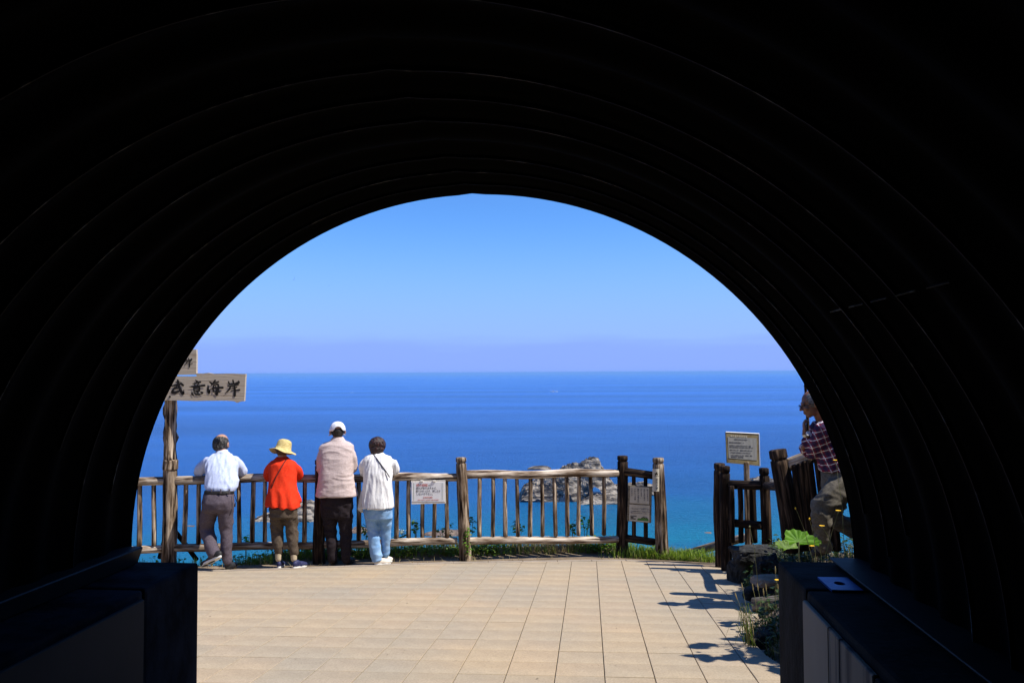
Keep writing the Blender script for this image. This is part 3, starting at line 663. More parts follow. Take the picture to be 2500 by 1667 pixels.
# ------------------------------------------------------------------ tall sign post on the left
def signpost():
    Y = fy(413)
    t = empty('signpost', fpt(413, 0), 'tall knotty log signpost with two carved wooden name boards at the left of the fence', 'signpost')
    log('post', at(415, 1127, Y)+Vector((0, 0, .002)), at(417, 835, Y), .070, .060, W_POST, t, seed=11, knob=.06, seg=22, warp=.005, chamfer=.006)
    log('collar', at(415, 1146, Y)+Vector((.01, -.015, 0)), at(416, 1121, Y)+Vector((.01, -.015, 0)), .089, .086, W_POST, t, seed=4, seg=20)
    YB = Y-.12
    up_ = [(300, 918), (479.5, 918.5), (479.5, 911), (495, 911.5), (508, 910), (520, 912), (545, 911.8), (565, 911.5), (585, 912.5), (599.5, 912.8), (598.5, 930), (597.5, 955), (596, 979), (586, 980), (578, 983), (572, 979.5), (555, 978), (540, 978), (500, 978.3), (480, 979), (440, 977.5), (410, 977), (300, 977)]
    b1 = plate('board', [at(x, y, YB) for x, y in up_][::-1], .045, W_SIGN, t, 0)
    strokes('lettering', [BU, I, KAI, GAN], lambda x, y: at(400+x/9.8, 840+y/9.8, YB), b1, INK)
    b2 = plate('board', [at(x, y, YB) for x, y in [(300, 853), (479, 853), (479.5, 870), (479, 914.2), (400, 915.5), (300, 915)]][::-1], .045, W_SIGN, t, 0)
    strokes('lettering', [GAN], lambda x, y: at(400+(x-1470)*.56/9.8+490/9.8, 840+((y-870)*.56+338)/9.8, YB), b2, INK)
    strokes('lettering', [KAI], lambda x, y: at(400+(x-1410)*.56/9.8+482/9.8, 840+((y-870)*.56+338)/9.8, YB), b2, INK)
    bm = bmesh.new(); c = at(414.8, 968, YB); bmesh.ops.create_cone(bm, cap_ends=True, segments=10, radius1=.013, radius2=.010, depth=.012, matrix=Matrix.Translation(c-Vector((0, .006, 0))) @ Matrix.Rotation(math.pi/2, 4, 'X'))
    link('bolt', mesh('bolt', bm), INK, t)
signpost()

# ------------------------------------------------------------------ signs on the fence
def signs():
    # white warning sign
    Y = fy(1040)-.075
    t = empty('warning_sign', at(1045, 1228, Y), 'small white warning sign with red and black Japanese writing hanging on the fence balusters', 'sign')
    q = lambda x, y, d=0: at(990+x/19.6, 1160+y/19.6, Y-d)
    plate('backing', [q(262, 262), q(1905, 235), q(1925, 1340), q(285, 1385)][::-1], .012, RUST, t)
    plate('panel', [q(300, 330, .003), q(1870, 315, .003), q(1885, 1255, .003), q(295, 1245, .003)][::-1], .004, WHITE_SIGN, t, .0008)
    ux = Vector((1, 0, 0)); s = Y/2000.0/19.6
    def tx(b, x, y, h, m, bold=0.0004, sp=1.0, w=None): 
        o = text(b, h*s*1.25, q(x, y, .0045), ux, m, t, bold=bold, space=sp)
        if w:
            xs_ = [v.co.x for v in o.data.vertices]; x0 = min(xs_); k = w*s/(max(xs_)-x0)
            for v in o.data.vertices: v.co.x = x0+(v.co.x-x0)*k
        return o
    tx('柵の倒壊', 510, 525, 115, RED, .0008, w=550); tx('の', 1080, 515, 88, GREYINK, .0003, w=90)
    tx('恐れがありますので、', 505, 665, 98, GREYINK, .0003, w=980); tx('寄りかかったり、押したり', 500, 805, 98, GREYINK, .0003, w=1150)
    tx('しないで下さい。', 505, 940, 98, GREYINK, .0003, w=770); tx('DANGER', 850, 1085, 78, RED, .0006, w=445); tx('DO NOT LEAN OR PUSH', 590, 1195, 55, RED, .0003, w=985)
    for x in (395, 1755):
        plate('border_line', [q(x-6, 365, .0042), q(x+6, 365, .0042), q(x+6, 1190, .0042), q(x-6, 1190, .0042)][::-1], .0008, OLIVE, t, 0)
    for x in (775, 1365):
        bm = bmesh.new(); box(bm, q(x, 272, .006), (.040, .012, .022)); bevel(bm, .003); link('bracket', mesh('bracket', bm), RUST, t)
        bm = bmesh.new(); bmesh.ops.create_cone(bm, cap_ends=True, segments=8, radius1=.006, radius2=.005, depth=.006, matrix=Matrix.Translation(q(x, 285, .014)) @ Matrix.Rotation(math.pi/2, 4, 'X')); link('screw', mesh('screw', bm), RUST, t)
    # double notice board between the two right posts
    Y0 = fy(1540)-.13
    def nb(x, y, d=0): return at(1500+x/7.84, 1150+y/7.84, Y0-.10*(x-265)/450-d)
    t = empty('notice_board', nb(480, 980), 'narrow grey notice board with two cream panels fixed between the two right fence posts', 'notice board')
    plate('backing_board', [nb(265, 268), nb(715, 298), nb(700, 992), nb(242, 952)][::-1], .02, BOARDW, t)
    plate('panel', [nb(298, 288, .003), nb(664, 312, .003), nb(666, 632, .003), nb(294, 606, .003)][::-1], .003, CREAM, t, .0008)
    plate('panel', [nb(286, 632, .003), nb(676, 655, .003), nb(668, 978, .003), nb(282, 944, .003)][::-1], .003, CREAM, t, .0008)
    uxx = (nb(664, 300)-nb(298, 282)).normalized(); s = Y0/2000/7.84
    cols_ = ['崖上は足元が', '危険な箇所が', 'あります。', '通行する場合は', '十分にご注意', 'ください']
    for i, c in enumerate(cols_):
        text('\n'.join(c), 32*s*1.1, nb(632-i*60-16, 355+16-i*4, .0045), uxx, GREYINK, t, bold=.0006, lspace=1.08)
    text('マムシにご注意下さい', 40*s, nb(322, 725, .0045), uxx, GREYINK, t, bold=.0003, space=.82)
    text('この付近にはマムシが生息しています', 26*s, nb(312, 768, .0045), uxx, GREYINK, t, bold=.0003, space=.78)
    text('草むらに入らないでください', 26*s, nb(312, 802, .0045), uxx, GREYINK, t, bold=.0003, space=.85)
    text('CAUTION\nVIPER\nAPPEARS', 26*s, nb(305, 862, .0045), uxx, INK, t, bold=.0012, lspace=1.0)
    hill = [(440, 940), (440, 905), (470, 895), (490, 905), (520, 888), (545, 895), (570, 880), (600, 900), (630, 895), (655, 925), (650, 955)]
    plate('hill_print', [nb(x, y, .0045) for x, y in hill][::-1], .0008, OLIVE, t, 0)
    strokes('snake_print', [[[(520, 895, 7), (545, 878, 8), (575, 890, 8), (590, 885, 8), (620, 890, 8), (632, 905, 5)], [(565, 880, 5), (568, 862, 4), (560, 850, 3)]]], lambda x, y: nb(x, y, .002), t, INK, .004)
    # slip-hazard strip on the right end post
    YP = fy(1608)-.088
    def sb(x, y, d=0): return at(1500+x/7.84, 1150+y/7.84, YP-.0-d)
    t = empty('hazard_strip', sb(800, 385), 'pale vertical strip sign with a slipping figure on the last fence post', 'sign')
    bm = bmesh.new(); rows = []
    for y in (-45, 60, 170, 280, 385):
        rows.append([bm.verts.new(sb(735+130*k/6, y)+Vector((0, .0+ .022*((k-3)/3)**2-.006, 0))) for k in range(7)])
    for a, b in zip(rows, rows[1:]):
        for k in range(6): bm.faces.new((a[k], b[k], b[k+1], a[k+1]))
    pm = link('strip', mesh('strip', bm), CREAM, t); md = pm.modifiers.new('solid', 'SOLIDIFY'); md.thickness = .003; md.offset = 1
    fig = [[(782, 60, 10), (800, 42, 14), (812, 50, 12), (826, 68, 9)], [(802, 30, 12), (800, 44, 14)], [(800, 44, 9), (775, 40, 7)], [(808, 22, 14), (810, 24, 14)], [(812, 46, 7), (832, 42, 6)], [(760, 88, 4), (852, 90, 5)], [(800, 55, 10), (790, 75, 8)]]
    strokes('figure_print', [fig], lambda x, y: sb(x, y, .008), t, INK, .003)
    for i, c in enumerate('足元注意'):
        text(c, 48*s, sb(788, 178+i*55, .0105), Vector((1, 0, 0)), GREYINK, t, bold=.001)
signs()

# ------------------------------------------------------------------ right hand: gate fence, info board, stair railing, stones
def right_side():
    t = empty('low_fence', g_at(1765, 1380), 'short dark log fence section standing at the head of the right hand steps', 'fence')
    pa = at(1755, 1130, 9.55); pa2 = at(1768, 1137, 9.25); pb = at(1867, 1142, 8.95)
    for p, r, s in ((pa, .062, 1), (pa2, .056, 2), (pb, .052, 3)):
        log('post', Vector((p.x+.01, p.y, terr(p.x, p.y)-.1)), p, r*1.12, r, W_DARK, t, notch=.075, seg=18, seed=40+s)
    for y0, y1, r in ((1181, 1184, .050), (1276, 1280, .046)):
        a = at(1780, y0, 9.2); b = at(1862, y1, 8.95); log('rail', a, b, r, r, W_DARK, t, seed=y0)
    for px, r in ((1786, .03), (1807, .03), (1837, .038)):
        a = at(px, 1185, 9.1); b = at(px+4, 1325, 9.1); log('baluster', Vector((b.x, 9.1, b.z)), a, r, r*.95, W_DARK, t, seed=int(px))
    a = at(1872, 1183, 8.9); log('rail', a, at(1925, 1185, 7.75), .045, .045, W_DARK, t)
    # information board
    Yb = 9.7
    def ib(x, y, d=0): return at(1740+x/13.07, 1030+y/13.07, Yb+.10*(x-430)/1060-d)
    t = empty('information_board', at(1822, 1320, Yb), 'small framed paper notice on a square wooden stake behind the right hand log fence', 'information board')
    plate('backing', [ib(420, 325), ib(1470, 378), ib(1500, 1400), ib(462, 1300)][::-1], .02, mat('yellowed_board', (.16, .11, .05), (.30, .25, .13), (9, 9, 9), .7, .2), t, .002)
    bm = bmesh.new()
    for a, b in (((415, 318), (1480, 372)), ((1474, 378), (1502, 1402))):
        p, q = ib(*a), ib(*b); tube(bm, [p, q], .006, 6)
    link('edge_trim', mesh('edge_trim', bm), WHITE_SIGN, t)
    plate('paper', [ib(480, 470, .004), ib(1405, 515, .004), ib(1415, 1225, .004), ib(510, 1150, .004)][::-1], .002, mat('grey_paper', (.24, .24, .23), (.32, .32, .31), (20, 3, 3), .6, .2), t, 0)
    ux = (ib(1405, 515)-ib(480, 470)).normalized(); s = Yb/2000/13.07
    lines = [(680, 545, 'お客様へお知らせとお願い'), (525, 640, '遊歩道は大変急な坂道で　す'), (535, 735, '石が落ちてくる恐れがありますので　注意'), (535, 790, '通行の際は足元に十分ご注意くださいますよう'), (545, 880, 'お願いいたします　自然を大切にしましょう'), (560, 960, 'ごみは必ずお持ち帰りくださいますよう'), (575, 1045, 'よろしくお願いいたします　積丹町　観光'), (590, 1100, '積丹町役場　商工観光課')]
    for x, y, b in lines: text(b, 42*s, ib(x, y+18, .006), ux, GREYINK, t, bold=.0005, space=.9)
    text('島武意海岸遊歩道', 75*s, ib(560, 470, .006), ux, CREAM, t, bold=.0005, space=1.0)
    bm = bmesh.new(); p1 = at(1822, 1128, Yb+.06); p0 = at(1826, 1330, Yb+.06)
    c = (p0+p1)/2; box(bm, c, (.058, .05, (p1-p0).length)); bevel(bm, .004); link('stake', mesh('stake', bm), W_POST, t)
    # stair railing with leaning posts
    t = empty('stair_railing', at(1935, 1330, 7.7), 'leaning log stair railing with thick rail under the elbow of the plaid shirted man', 'railing')
    lean = at(1948, 1345, 7.5)-at(1908, 1098, 7.6)
    log('post', at(1944, 1345, 7.55), at(1898, 1097, 7.6), .098, .078, W_DARK, t, notch=.09, seg=20, seed=71)
    log('rail', at(1915, 1138, 7.62), at(2075, 1078, 7.25), .060, .060, W_RAIL, t, seed=72, seg=18)
    for i, px in enumerate((1941, 1953, 1966, 1979, 1994, 2008, 2022)):
        u = i/6; Y = 7.5-.22*u; zt = 1132-(px-1925)*.36
        log('baluster', at(px+24, 1345, Y), at(px, zt+8, Y), .03, .027, W_DARK, t, seed=80+i, seg=10)
    # handrail going down the steps behind
    t = empty('descending_handrail', at(1700, 1345, 10.6), 'single pale log handrail leading down the cliff steps beyond the gap in the fence', 'handrail')
    log('rail', at(1672, 1352, 10.9), at(1828, 1308, 10.2), .055, .05, W_RAIL, t, seed=90)
    log('post', at(1676, 1420, 10.9), at(1674, 1346, 10.9), .05, .045, W_DARK, t, seed=91); log('post', at(1830, 1400, 10.2), at(1826, 1306, 10.2), .05, .045, W_DARK, t, seed=92)
    # stones and step
    def rock(name, c, s, lab, m=STONE, seed=0, sub=4, cat='rock', amp=.22, fr=1.3):
        bm = bmesh.new(); bmesh.ops.create_icosphere(bm, subdivisions=sub, radius=1)
        for v in bm.verts:
            d = v.co.normalized(); e = .62; q = Vector([math.copysign(abs(k)**e, k) for k in d])
            n = mn.noise(d*fr+Vector((seed, 0, 0)))*amp+mn.noise(d*fr*3.3+Vector((seed, 4, 0)))*amp*.4+mn.noise(d*fr*9+Vector((seed, 4, 7)))*amp*.15
            q = q*(1+n)*.8; v.co = Vector((q.x*s[0], q.y*s[1], q.z*s[2]))+Vector(c)
        return tag(link(name, mesh(name, bm), m), lab, cat)
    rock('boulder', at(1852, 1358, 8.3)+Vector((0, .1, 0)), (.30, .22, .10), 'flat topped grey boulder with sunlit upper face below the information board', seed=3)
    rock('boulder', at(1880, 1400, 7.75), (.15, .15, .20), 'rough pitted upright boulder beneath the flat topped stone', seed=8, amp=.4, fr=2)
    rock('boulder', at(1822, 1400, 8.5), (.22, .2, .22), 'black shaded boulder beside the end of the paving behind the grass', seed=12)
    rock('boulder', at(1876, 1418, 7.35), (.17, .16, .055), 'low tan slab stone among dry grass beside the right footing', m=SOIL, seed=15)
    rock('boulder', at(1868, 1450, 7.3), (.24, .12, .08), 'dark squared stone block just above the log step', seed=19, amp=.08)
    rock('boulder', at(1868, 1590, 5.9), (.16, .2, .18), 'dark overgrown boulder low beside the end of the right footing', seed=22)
    t = empty('log_step', at(1870, 1475, 6.95), 'grey weathered log laid flat as a step riser beside the paving', 'step')
    log('log', at(1836, 1475, 6.95), at(1990, 1470, 6.75), .062, .06, woodmat('grey_log', (.04, .035, .03), (.14, .13, .12), (.26, .245, .23)), t, seed=33)
    # thin pole behind the man
    t = empty('thin_pole', at(1972, 1300, 9.0), 'thin dark pole rising behind the head of the plaid shirted man', 'pole')
    log('pole', at(1980, 1330, 9.0), at(1968.5, 926, 9.0), .02, .016, W_DARK, t)
    bm = bmesh.new(); bmesh.ops.create_uvsphere(bm, u_segments=10, v_segments=8, radius=.02, matrix=Matrix.Translation(at(1967, 942, 8.98))); link('knob', mesh('knob', bm), W_DARK, t)
right_side()

# ------------------------------------------------------------------ sea rocks (height fields standing in the water)
def seapt(px, py):
    d = fwd + rt*((px-CX)/FPX) - up*((py-CY)/FPX); t = (-60-CAMZ)/d.z; return Vector((d.x*t, d.y*t, -60))
def sea_rock(prof, base_px, depth, lab, name='sea_rock', m=ROCK, seed=1, group=None, rough=1.0, res=.6):
    """prof: [(px, py of the crest)], base_px: py of the front waterline"""
    Yf = seapt(prof[0][0], base_px).y; Yc = Yf+depth*.5
    xs = [(p-CX)/FPX*Yc for p, _ in prof]; hs = [max(0, at(p, q, Yc).z+60) for p, q in prof]
    x0, x1 = min(xs), max(xs); nx = max(24, int((x1-x0)/res)); ny = max(16, int(depth/res)); v = []
    for j in range(ny+1):
        for i in range(nx+1):
            x = x0+(x1-x0)*i/nx; y = Yf+depth*j/ny; u = abs((j/ny)-.5)*2
            k = Vector((x*.06+seed, y*.06, 0)); wv = mn.noise(k)*.5
            h = float(np.interp(x+1.5*mn.noise(Vector((y*.15, seed, 1))), xs, hs))
            fall = max(0, 1-(u*(1+.35*wv+.25*mn.noise(Vector((x*.14, seed, y*.02)))))**2.0)**.75
            z = h*fall
            # tilted strata: ridged noise, stretched along a dipping direction
            a = x*.50+z*.9; b = y*.22
            rdg = 1-abs(mn.noise(Vector((a*.42, b, seed)))*2); rdg2 = 1-abs(mn.noise(Vector((a*1.1, b*2.2, seed+5)))*2); r3 = mn.noise(Vector((x*.9, y*.9, seed)))
            z += rough*min(1, h/5+.15)*((rdg-.6)*1.7+(rdg2-.6)*.9+r3*.6)*(fall**.4 if fall > 0 else 0)
            if fall <= 0: z = -.6
            v.append((x+r3*.25, y, -60.3+z))
    n = nx+1; f = [(j*n+i, j*n+i+1, (j+1)*n+i+1, (j+1)*n+i) for j in range(ny) for i in range(nx)]
    o = link(name, pyd(name, v, f), m); return tag(o, lab, 'rock', group)
sea_rock([(1266, 1222), (1272, 1196), (1282, 1183), (1300, 1176), (1330, 1160), (1362, 1147), (1384, 1133), (1400, 1131), (1414, 1131), (1424, 1122), (1436, 1117), (1452, 1117), (1460, 1121), (1468, 1137), (1480, 1160), (1492, 1178), (1500, 1187), (1507, 1204), (1512, 1222)], 1226, 34, 'largest craggy grey rock islet seen through the fence right of centre', seed=2)
sea_rock([(1405, 1232), (1420, 1216), (1445, 1205), (1480, 1203), (1504, 1207), (1520, 1222), (1530, 1232)], 1232, 16, 'low tan rock shelf at the foot of the largest islet', seed=14, rough=.6)
sea_rock([(1490, 1210), (1500, 1184), (1530, 1180), (1560, 1177), (1585, 1181), (1600, 1186), (1612, 1205)], 1210, 20, 'jagged rock islet half hidden behind the narrow notice board', seed=6)
sea_rock([(1284, 1149), (1290, 1140), (1302, 1136), (1322, 1135), (1335, 1137), (1340, 1141), (1347, 1148)], 1147, 14, 'small flat rock islet alone in the sea left of the largest islet', seed=9, rough=.12)
sea_rock([(618, 1276), (630, 1262), (645, 1254), (662, 1250), (690, 1250), (715, 1243), (730, 1226), (748, 1221), (764, 1224), (776, 1240), (784, 1276)], 1275, 20, 'grey rock islet behind the woman in red', seed=21, res=.45)
sea_rock([(1820, 1184), (1832, 1166), (1850, 1163), (1875, 1165), (1892, 1172), (1905, 1184)], 1184, 18, 'dark rock islet behind the right hand log fence', seed=31, rough=.5)
sea_rock([(852, 1300), (862, 1288), (875, 1283), (890, 1288), (900, 1300)], 1302, 8, 'brown reef rock seen between the legs of the man in the cap', m=REEF, seed=41, res=.35)
sea_rock([(1030, 1308), (1045, 1297), (1075, 1293), (1085, 1291), (1120, 1292), (1135, 1297), (1160, 1308)], 1309, 9, 'low brown reef just above the bottom rail under the warning sign', m=REEF, seed=44, res=.4, rough=.4)
sea_rock([(452, 1286), (460, 1281), (476, 1280), (484, 1286)], 1286, 5, 'tiny reef awash near the tall signpost', m=REEF, seed=51, res=.3, rough=.3)
sea_rock([(1706, 1304), (1714, 1298), (1728, 1297), (1736, 1304)], 1303, 5, 'tiny reef awash in the gap of the fence', m=REEF, seed=53, res=.3, rough=.3)
# dark weed and foam patch on the reef flat
# ------------------------------------------------------------------ boats and birds
def boat(px, py, L, lab, big):
    c = seapt(px, py); t = empty('fishing_boat', c, lab, 'boat')
    hullm = mat('white_hull', (.82, .84, .86), (.86, .88, .9), rough=.4, bump=0); dk = mat('boat_dark', (.08, .09, .11), bump=0)
    bm = bmesh.new(); S = []
    for i in range(11):
        u = i/10; x = (u-.5)*L; wd = L*.13*math.sin(math.pi*min(1, .12+.88*u*1.0 if u < .5 else 1-(u-.5)*1.9 + .02))+.05; sh = L*.07+L*.06*abs(u-.45)**1.6*3
        S.append([bm.verts.new((c.x+x, c.y+yy*wd, c.z+zz)) for yy, zz in ((-1, sh), (-.75, 0), (-.3, -.3), (.3, -.3), (.75, 0), (1, sh))])
    for a, b in zip(S, S[1:]):
        for k in range(5): bm.faces.new((a[k], b[k], b[k+1], a[k+1]))
        bm.faces.new((a[5], b[5], b[0], a[0]))
    bm.faces.new(S[0]); bm.faces.new(S[-1][::-1]); bmesh.ops.recalc_face_normals(bm, faces=bm.faces[:])
    link('hull', mesh('hull', bm), hullm, t)
    bm = bmesh.new(); box(bm, c+Vector((-L*.08, 0, L*.15)), (L*.2, L*.13, L*.14)); bevel(bm, L*.01); link('cabin', mesh('cabin', bm), hullm, t)
    bm = bmesh.new(); box(bm, c+Vector((-L*.08, -L*.066, L*.17)), (L*.15, .06, L*.05)); link('window', mesh('window', bm), dk, t)
    if big:
        for x in (-.42, .40):
            bm = bmesh.new(); tube(bm, [c+Vector((x*L, 0, 0)), c+Vector((x*L*1.05, 0, L*.36))], .15, 6); link('mast', mesh('mast', bm), hullm, t)
boat(1352, 957, 23, 'small white fishing boat with two masts far out on the blue sea', True)
boat(859, 958, 9, 'tiny white speck of a motor boat far out left of centre', False)
def bird(px, py, Y, s, lab, roll):
    c = at(px, py, Y); t = empty('bird', c, lab, 'bird', )
    bm = bmesh.new()
    tube(bm, [c+Vector((-.0, -.16*s, -.02*s)), c+Vector((0, -.05*s, 0)), c+Vector((0, .06*s, 0)), c+Vector((0, .16*s, 0))], [.006*s, .035*s, .035*s, .008*s], 8)
    link('body', mesh('body', bm), INK, t)
    for sg in (-1, 1):
        d = Vector((math.cos(roll)*sg, 0, math.sin(roll)*sg+.15)); bm = bmesh.new()
        p = [c+Vector((0, -.05*s, 0)), c+Vector((0, .06*s, 0)), c+d*.26*s+Vector((0, .03*s, .05*s)), c+d*.52*s+Vector((0, .08*s, 0)), c+d*.28*s+Vector((0, -.05*s, .05*s))]
        vs = [bm.verts.new(q) for q in p]; vb = [bm.verts.new(q-Vector((0, 0, .008*s))) for q in p]
        bm.faces.new(vs); bm.faces.new(vb[::-1])
        for k in range(5): bm.faces.new((vs[k], vs[(k+1) % 5], vb[(k+1) % 5], vb[k]))
        bmesh.ops.recalc_face_normals(bm, faces=bm.faces[:]); link('wing', mesh('wing', bm), INK, t)
bird(718, 682, 110, .55, 'small dark bird banking in the sky at upper left', R(68))
bird(804, 697, 170, .45, 'tiny distant bird dot right of the banking bird', R(10))

# ------------------------------------------------------------------ people
def fabric(name, c1, c2, sc_=(60, 60, 60), bump=.35, rough=.9, bs=(14, 14, 5), dist=.006, spec=.15, ramp=(.35, .65)):
    return mat(name, c1, c2, sc_, rough, bump, bscale=bs, spec=spec, dist=dist, ramp=ramp, detail=3)
def blob(name, parts, voxel, m, parent, smooth=2, wr=None):
    bm = bmesh.new()
    def sph(p, r, mtx=None): bmesh.ops.create_icosphere(bm, subdivisions=2, radius=1, matrix=mtx or (Matrix.Translation(p) @ Matrix.Scale(r, 4)))
    for q in parts:
        k = q[0]
        if k == 'cap':
            _, a, b, r0, r1 = q; d = b-a; L = d.length
            if L > 1e-4: bmesh.ops.create_cone(bm, cap_ends=True, segments=16, radius1=r0, radius2=r1, depth=L, matrix=Matrix.Translation((a+b)/2) @ d.to_track_quat('Z', 'Y').to_matrix().to_4x4())
            sph(a, r0); sph(b, r1)
        elif k == 'ell':
            _, p, r, rot = q; mt = Matrix.Translation(p) @ (rot.to_4x4() if rot else Matrix()) @ Matrix.Diagonal((*r, 1)); bmesh.ops.create_icosphere(bm, subdivisions=3, radius=1, matrix=mt)
        elif k == 'loft':
            rings = []
            for (c, rx, ry, *tl) in q[1]:
                t = tl[0] if tl else 0; e = .85; rg = []
                for i in range(28):
                    a = 2*math.pi*i/28; ca, sa = math.cos(a), math.sin(a)
                    x = rx*math.copysign(abs(ca)**e, ca); y = ry*math.copysign(abs(sa)**e, sa)
                    rg.append(bm.verts.new(c+Vector((x, y, t*x))))
                rings.append(rg)
            fs = []
            for a, b in zip(rings, rings[1:]):
                for i in range(28): fs.append(bm.faces.new((a[i], a[(i+1) % 28], b[(i+1) % 28], b[i])))
            fs.append(bm.faces.new(rings[0][::-1])); fs.append(bm.faces.new(rings[-1]))
            bmesh.ops.recalc_face_normals(bm, faces=fs)
    me = mesh('tmp', bm); o = bpy.data.objects.new('tmp', me); col.objects.link(o)
    md = o.modifiers.new('r', 'REMESH'); md.mode = 'VOXEL'; md.voxel_size = voxel
    dg = bpy.context.evaluated_depsgraph_get(); dg.update(); out = bpy.data.meshes.new_from_object(o.evaluated_get(dg)); bpy.data.objects.remove(o)
    bm = bmesh.new(); bm.from_mesh(out)
    for _ in range(smooth): bmesh.ops.smooth_vert(bm, verts=bm.verts, factor=.5, use_axis_x=True, use_axis_y=True, use_axis_z=True)
    if wr:
        bm.normal_update()
        mv = [(v, v.normal*wr(v.co)) for v in bm.verts]
        for v, d in mv: v.co += d
    bm.to_mesh(out); bm.free(); out.name = name
    return link(name, out, m, parent, smooth=True)
def folds(amp, sx, sy, sz, seed=0, sharp=1.6):
    def f(c):
        p = Vector((c.x*sx+seed, c.y*sy, c.z*sz)); w_ = mn.noise(p*.5)*1.2
        a = 1-abs(mn.noise(p+Vector((w_, w_, w_))))*2.4
        b = 1-abs(mn.noise(p*2.1+Vector((3, w_, 1))))*2.2
        return amp*(max(-.4, a)*.7+max(-.4, b)*.35-.45)
    return f
def frame(yaw, pitch, rollh=0):
    return Matrix.Rotation(yaw, 3, 'Z') @ Matrix.Rotation(pitch, 3, 'X') @ Matrix.Rotation(rollh, 3, 'Y')
def head_parts(c, F, s=1.0):
    L = lambda x, y, z: c+F @ Vector((x*s, y*s, z*s)); e = lambda x, y, z, a, b, d: ('ell', L(x, y, z), (a*s, b*s, d*s), F)
    P = [e(0, -.008, .028, .076, .094, .086), e(0, .022, -.035, .058, .070, .068), e(0, .055, -.082, .030, .026, .026),
         e(0, .082, .022, .055, .016, .012), ('cap', L(0, .088, .008), L(0, .112, -.028), .009*s, .012*s),
         e(-.014, .1, -.030, .008, .010, .008), e(.014, .1, -.030, .008, .010, .008),
         e(0, .086, -.056, .024, .012, .007), e(0, .083, -.068, .020, .012, .007)]
    for sg in (-1, 1):
        P += [e(sg*.088, -.008, -.006, .013, .021, .034), e(sg*.036, .070, -.022, .026, .022, .022)]
    return P
def face_bits(c, F, parent, s=1.0):
    L = lambda x, y, z: c+F @ Vector((x*s, y*s, z*s))
    for sg in (-1, 1):
        bm = bmesh.new(); bmesh.ops.create_uvsphere(bm, u_segments=12, v_segments=8, radius=.011*s, matrix=Matrix.Translation(L(sg*.031, .078, .006))); link('eye', mesh('eye', bm), mat_eye, parent, smooth=True)
mat_eye = mat('eye_dark', (.03, .02, .015), rough=.2, bump=0, spec=.5)
def hand_parts(w_, d, pn, side, curl=.6, s=1.0):
    """palm and five fingers; d along the hand, pn out of the back of the hand, side towards the thumb"""
    d = d.normalized(); side = (side-d*side.dot(d)).normalized(); pn = pn.normalized()
    rot = Matrix((side, d, side.cross(d))).transposed(); P = [('ell', w_+d*.048*s, (.042*s, .052*s, .016*s), rot), ('cap', w_-d*.02, w_+d*.02*s, .026*s, .024*s)]
    for i, (o, l) in enumerate(((.034, .92), (.0115, 1.0), (-.0115, .94), (-.034, .76))):
        p = w_+d*.086*s+side*o*s; a = curl*.35; L = [.038*l*s, .026*l*s, .020*l*s]; r = .0092*s; P.append(('cap', w_+d*.05*s+side*o*.8*s, p, .010*s, r))
        for k, ln in enumerate(L):
            v = d*math.cos(a)-pn*math.sin(a); q = p+v*ln; P.append(('cap', p, q, r, r*.9)); p = q; r *= .9; a += curl*.75
    p = w_+side*.030*s+d*.025*s; q = p+(side*.75+d*.6-pn*.3)*.034*s; r_ = q+(d*.85+side*.25-pn*.45)*.030*s
    P += [('cap', p, q, .014*s, .011*s), ('cap', q, r_, .011*s, .009*s)]
    return P
def shoe(name, heel, toe, m_up, m_sole, parent, w_=.046, rollv=None, h=.075):
    d = toe-heel; L = d.length; d = d/L; u = (rollv or Vector((0, 0, 1))); u = (u-d*u.dot(d)).normalized(); sd = d.cross(u)
    F = Matrix((sd, d, u)).transposed()
    P = [('ell', heel+d*.055+u*.045, (w_*.78, .062, h*.62), F), ('ell', heel+d*L*.5+u*.033, (w_*.85, L*.33, .040), F), ('ell', heel+d*(L-.065)+u*.028, (w_, .068, .032), F)]
    o = blob(name, P, .006, m_up, parent, 2)
    bm = bmesh.new(); out = []
    for k in range(24):
        a = 2*math.pi*k/24; y = math.sin(a); x = math.cos(a); ww = w_*(1.02 if y > 0 else .84)*(.86 if -.5 < y < .1 else 1)
        out.append(heel+d*(L*.5+y*L*.5)+sd*(x*ww))
    a_ = [bm.verts.new(p+u*.020) for p in out]; b_ = [bm.verts.new(p) for p in out]
    bm.faces.new(a_); bm.faces.new(b_[::-1])
    for k in range(24): bm.faces.new((a_[k], a_[(k+1) % 24], b_[(k+1) % 24], b_[k]))
    bmesh.ops.recalc_face_normals(bm, faces=bm.faces[:]); link('sole', mesh('sole', bm), m_sole, o)
    return o
def W(px, Y): return px*Y/FPX
def rings(L): return ('loft', [(at(x, y, Y), W(hw, Y), ry, *tl) for (x, y, Y, hw, ry, *tl) in L])
def limb(pts, rad):
    return [('cap', a, b, r0, r1) for a, b, r0, r1 in zip(pts, pts[1:], rad, rad[1:])]
WHITE_SOLE = mat('white_sole', (.7, .7, .68), (.75, .75, .72), bump=.05)
GRN = Vector((0, 0, 0))
def feet_on(p, d=.0): return Vector((p.x, p.y, gz(p.y)+d))

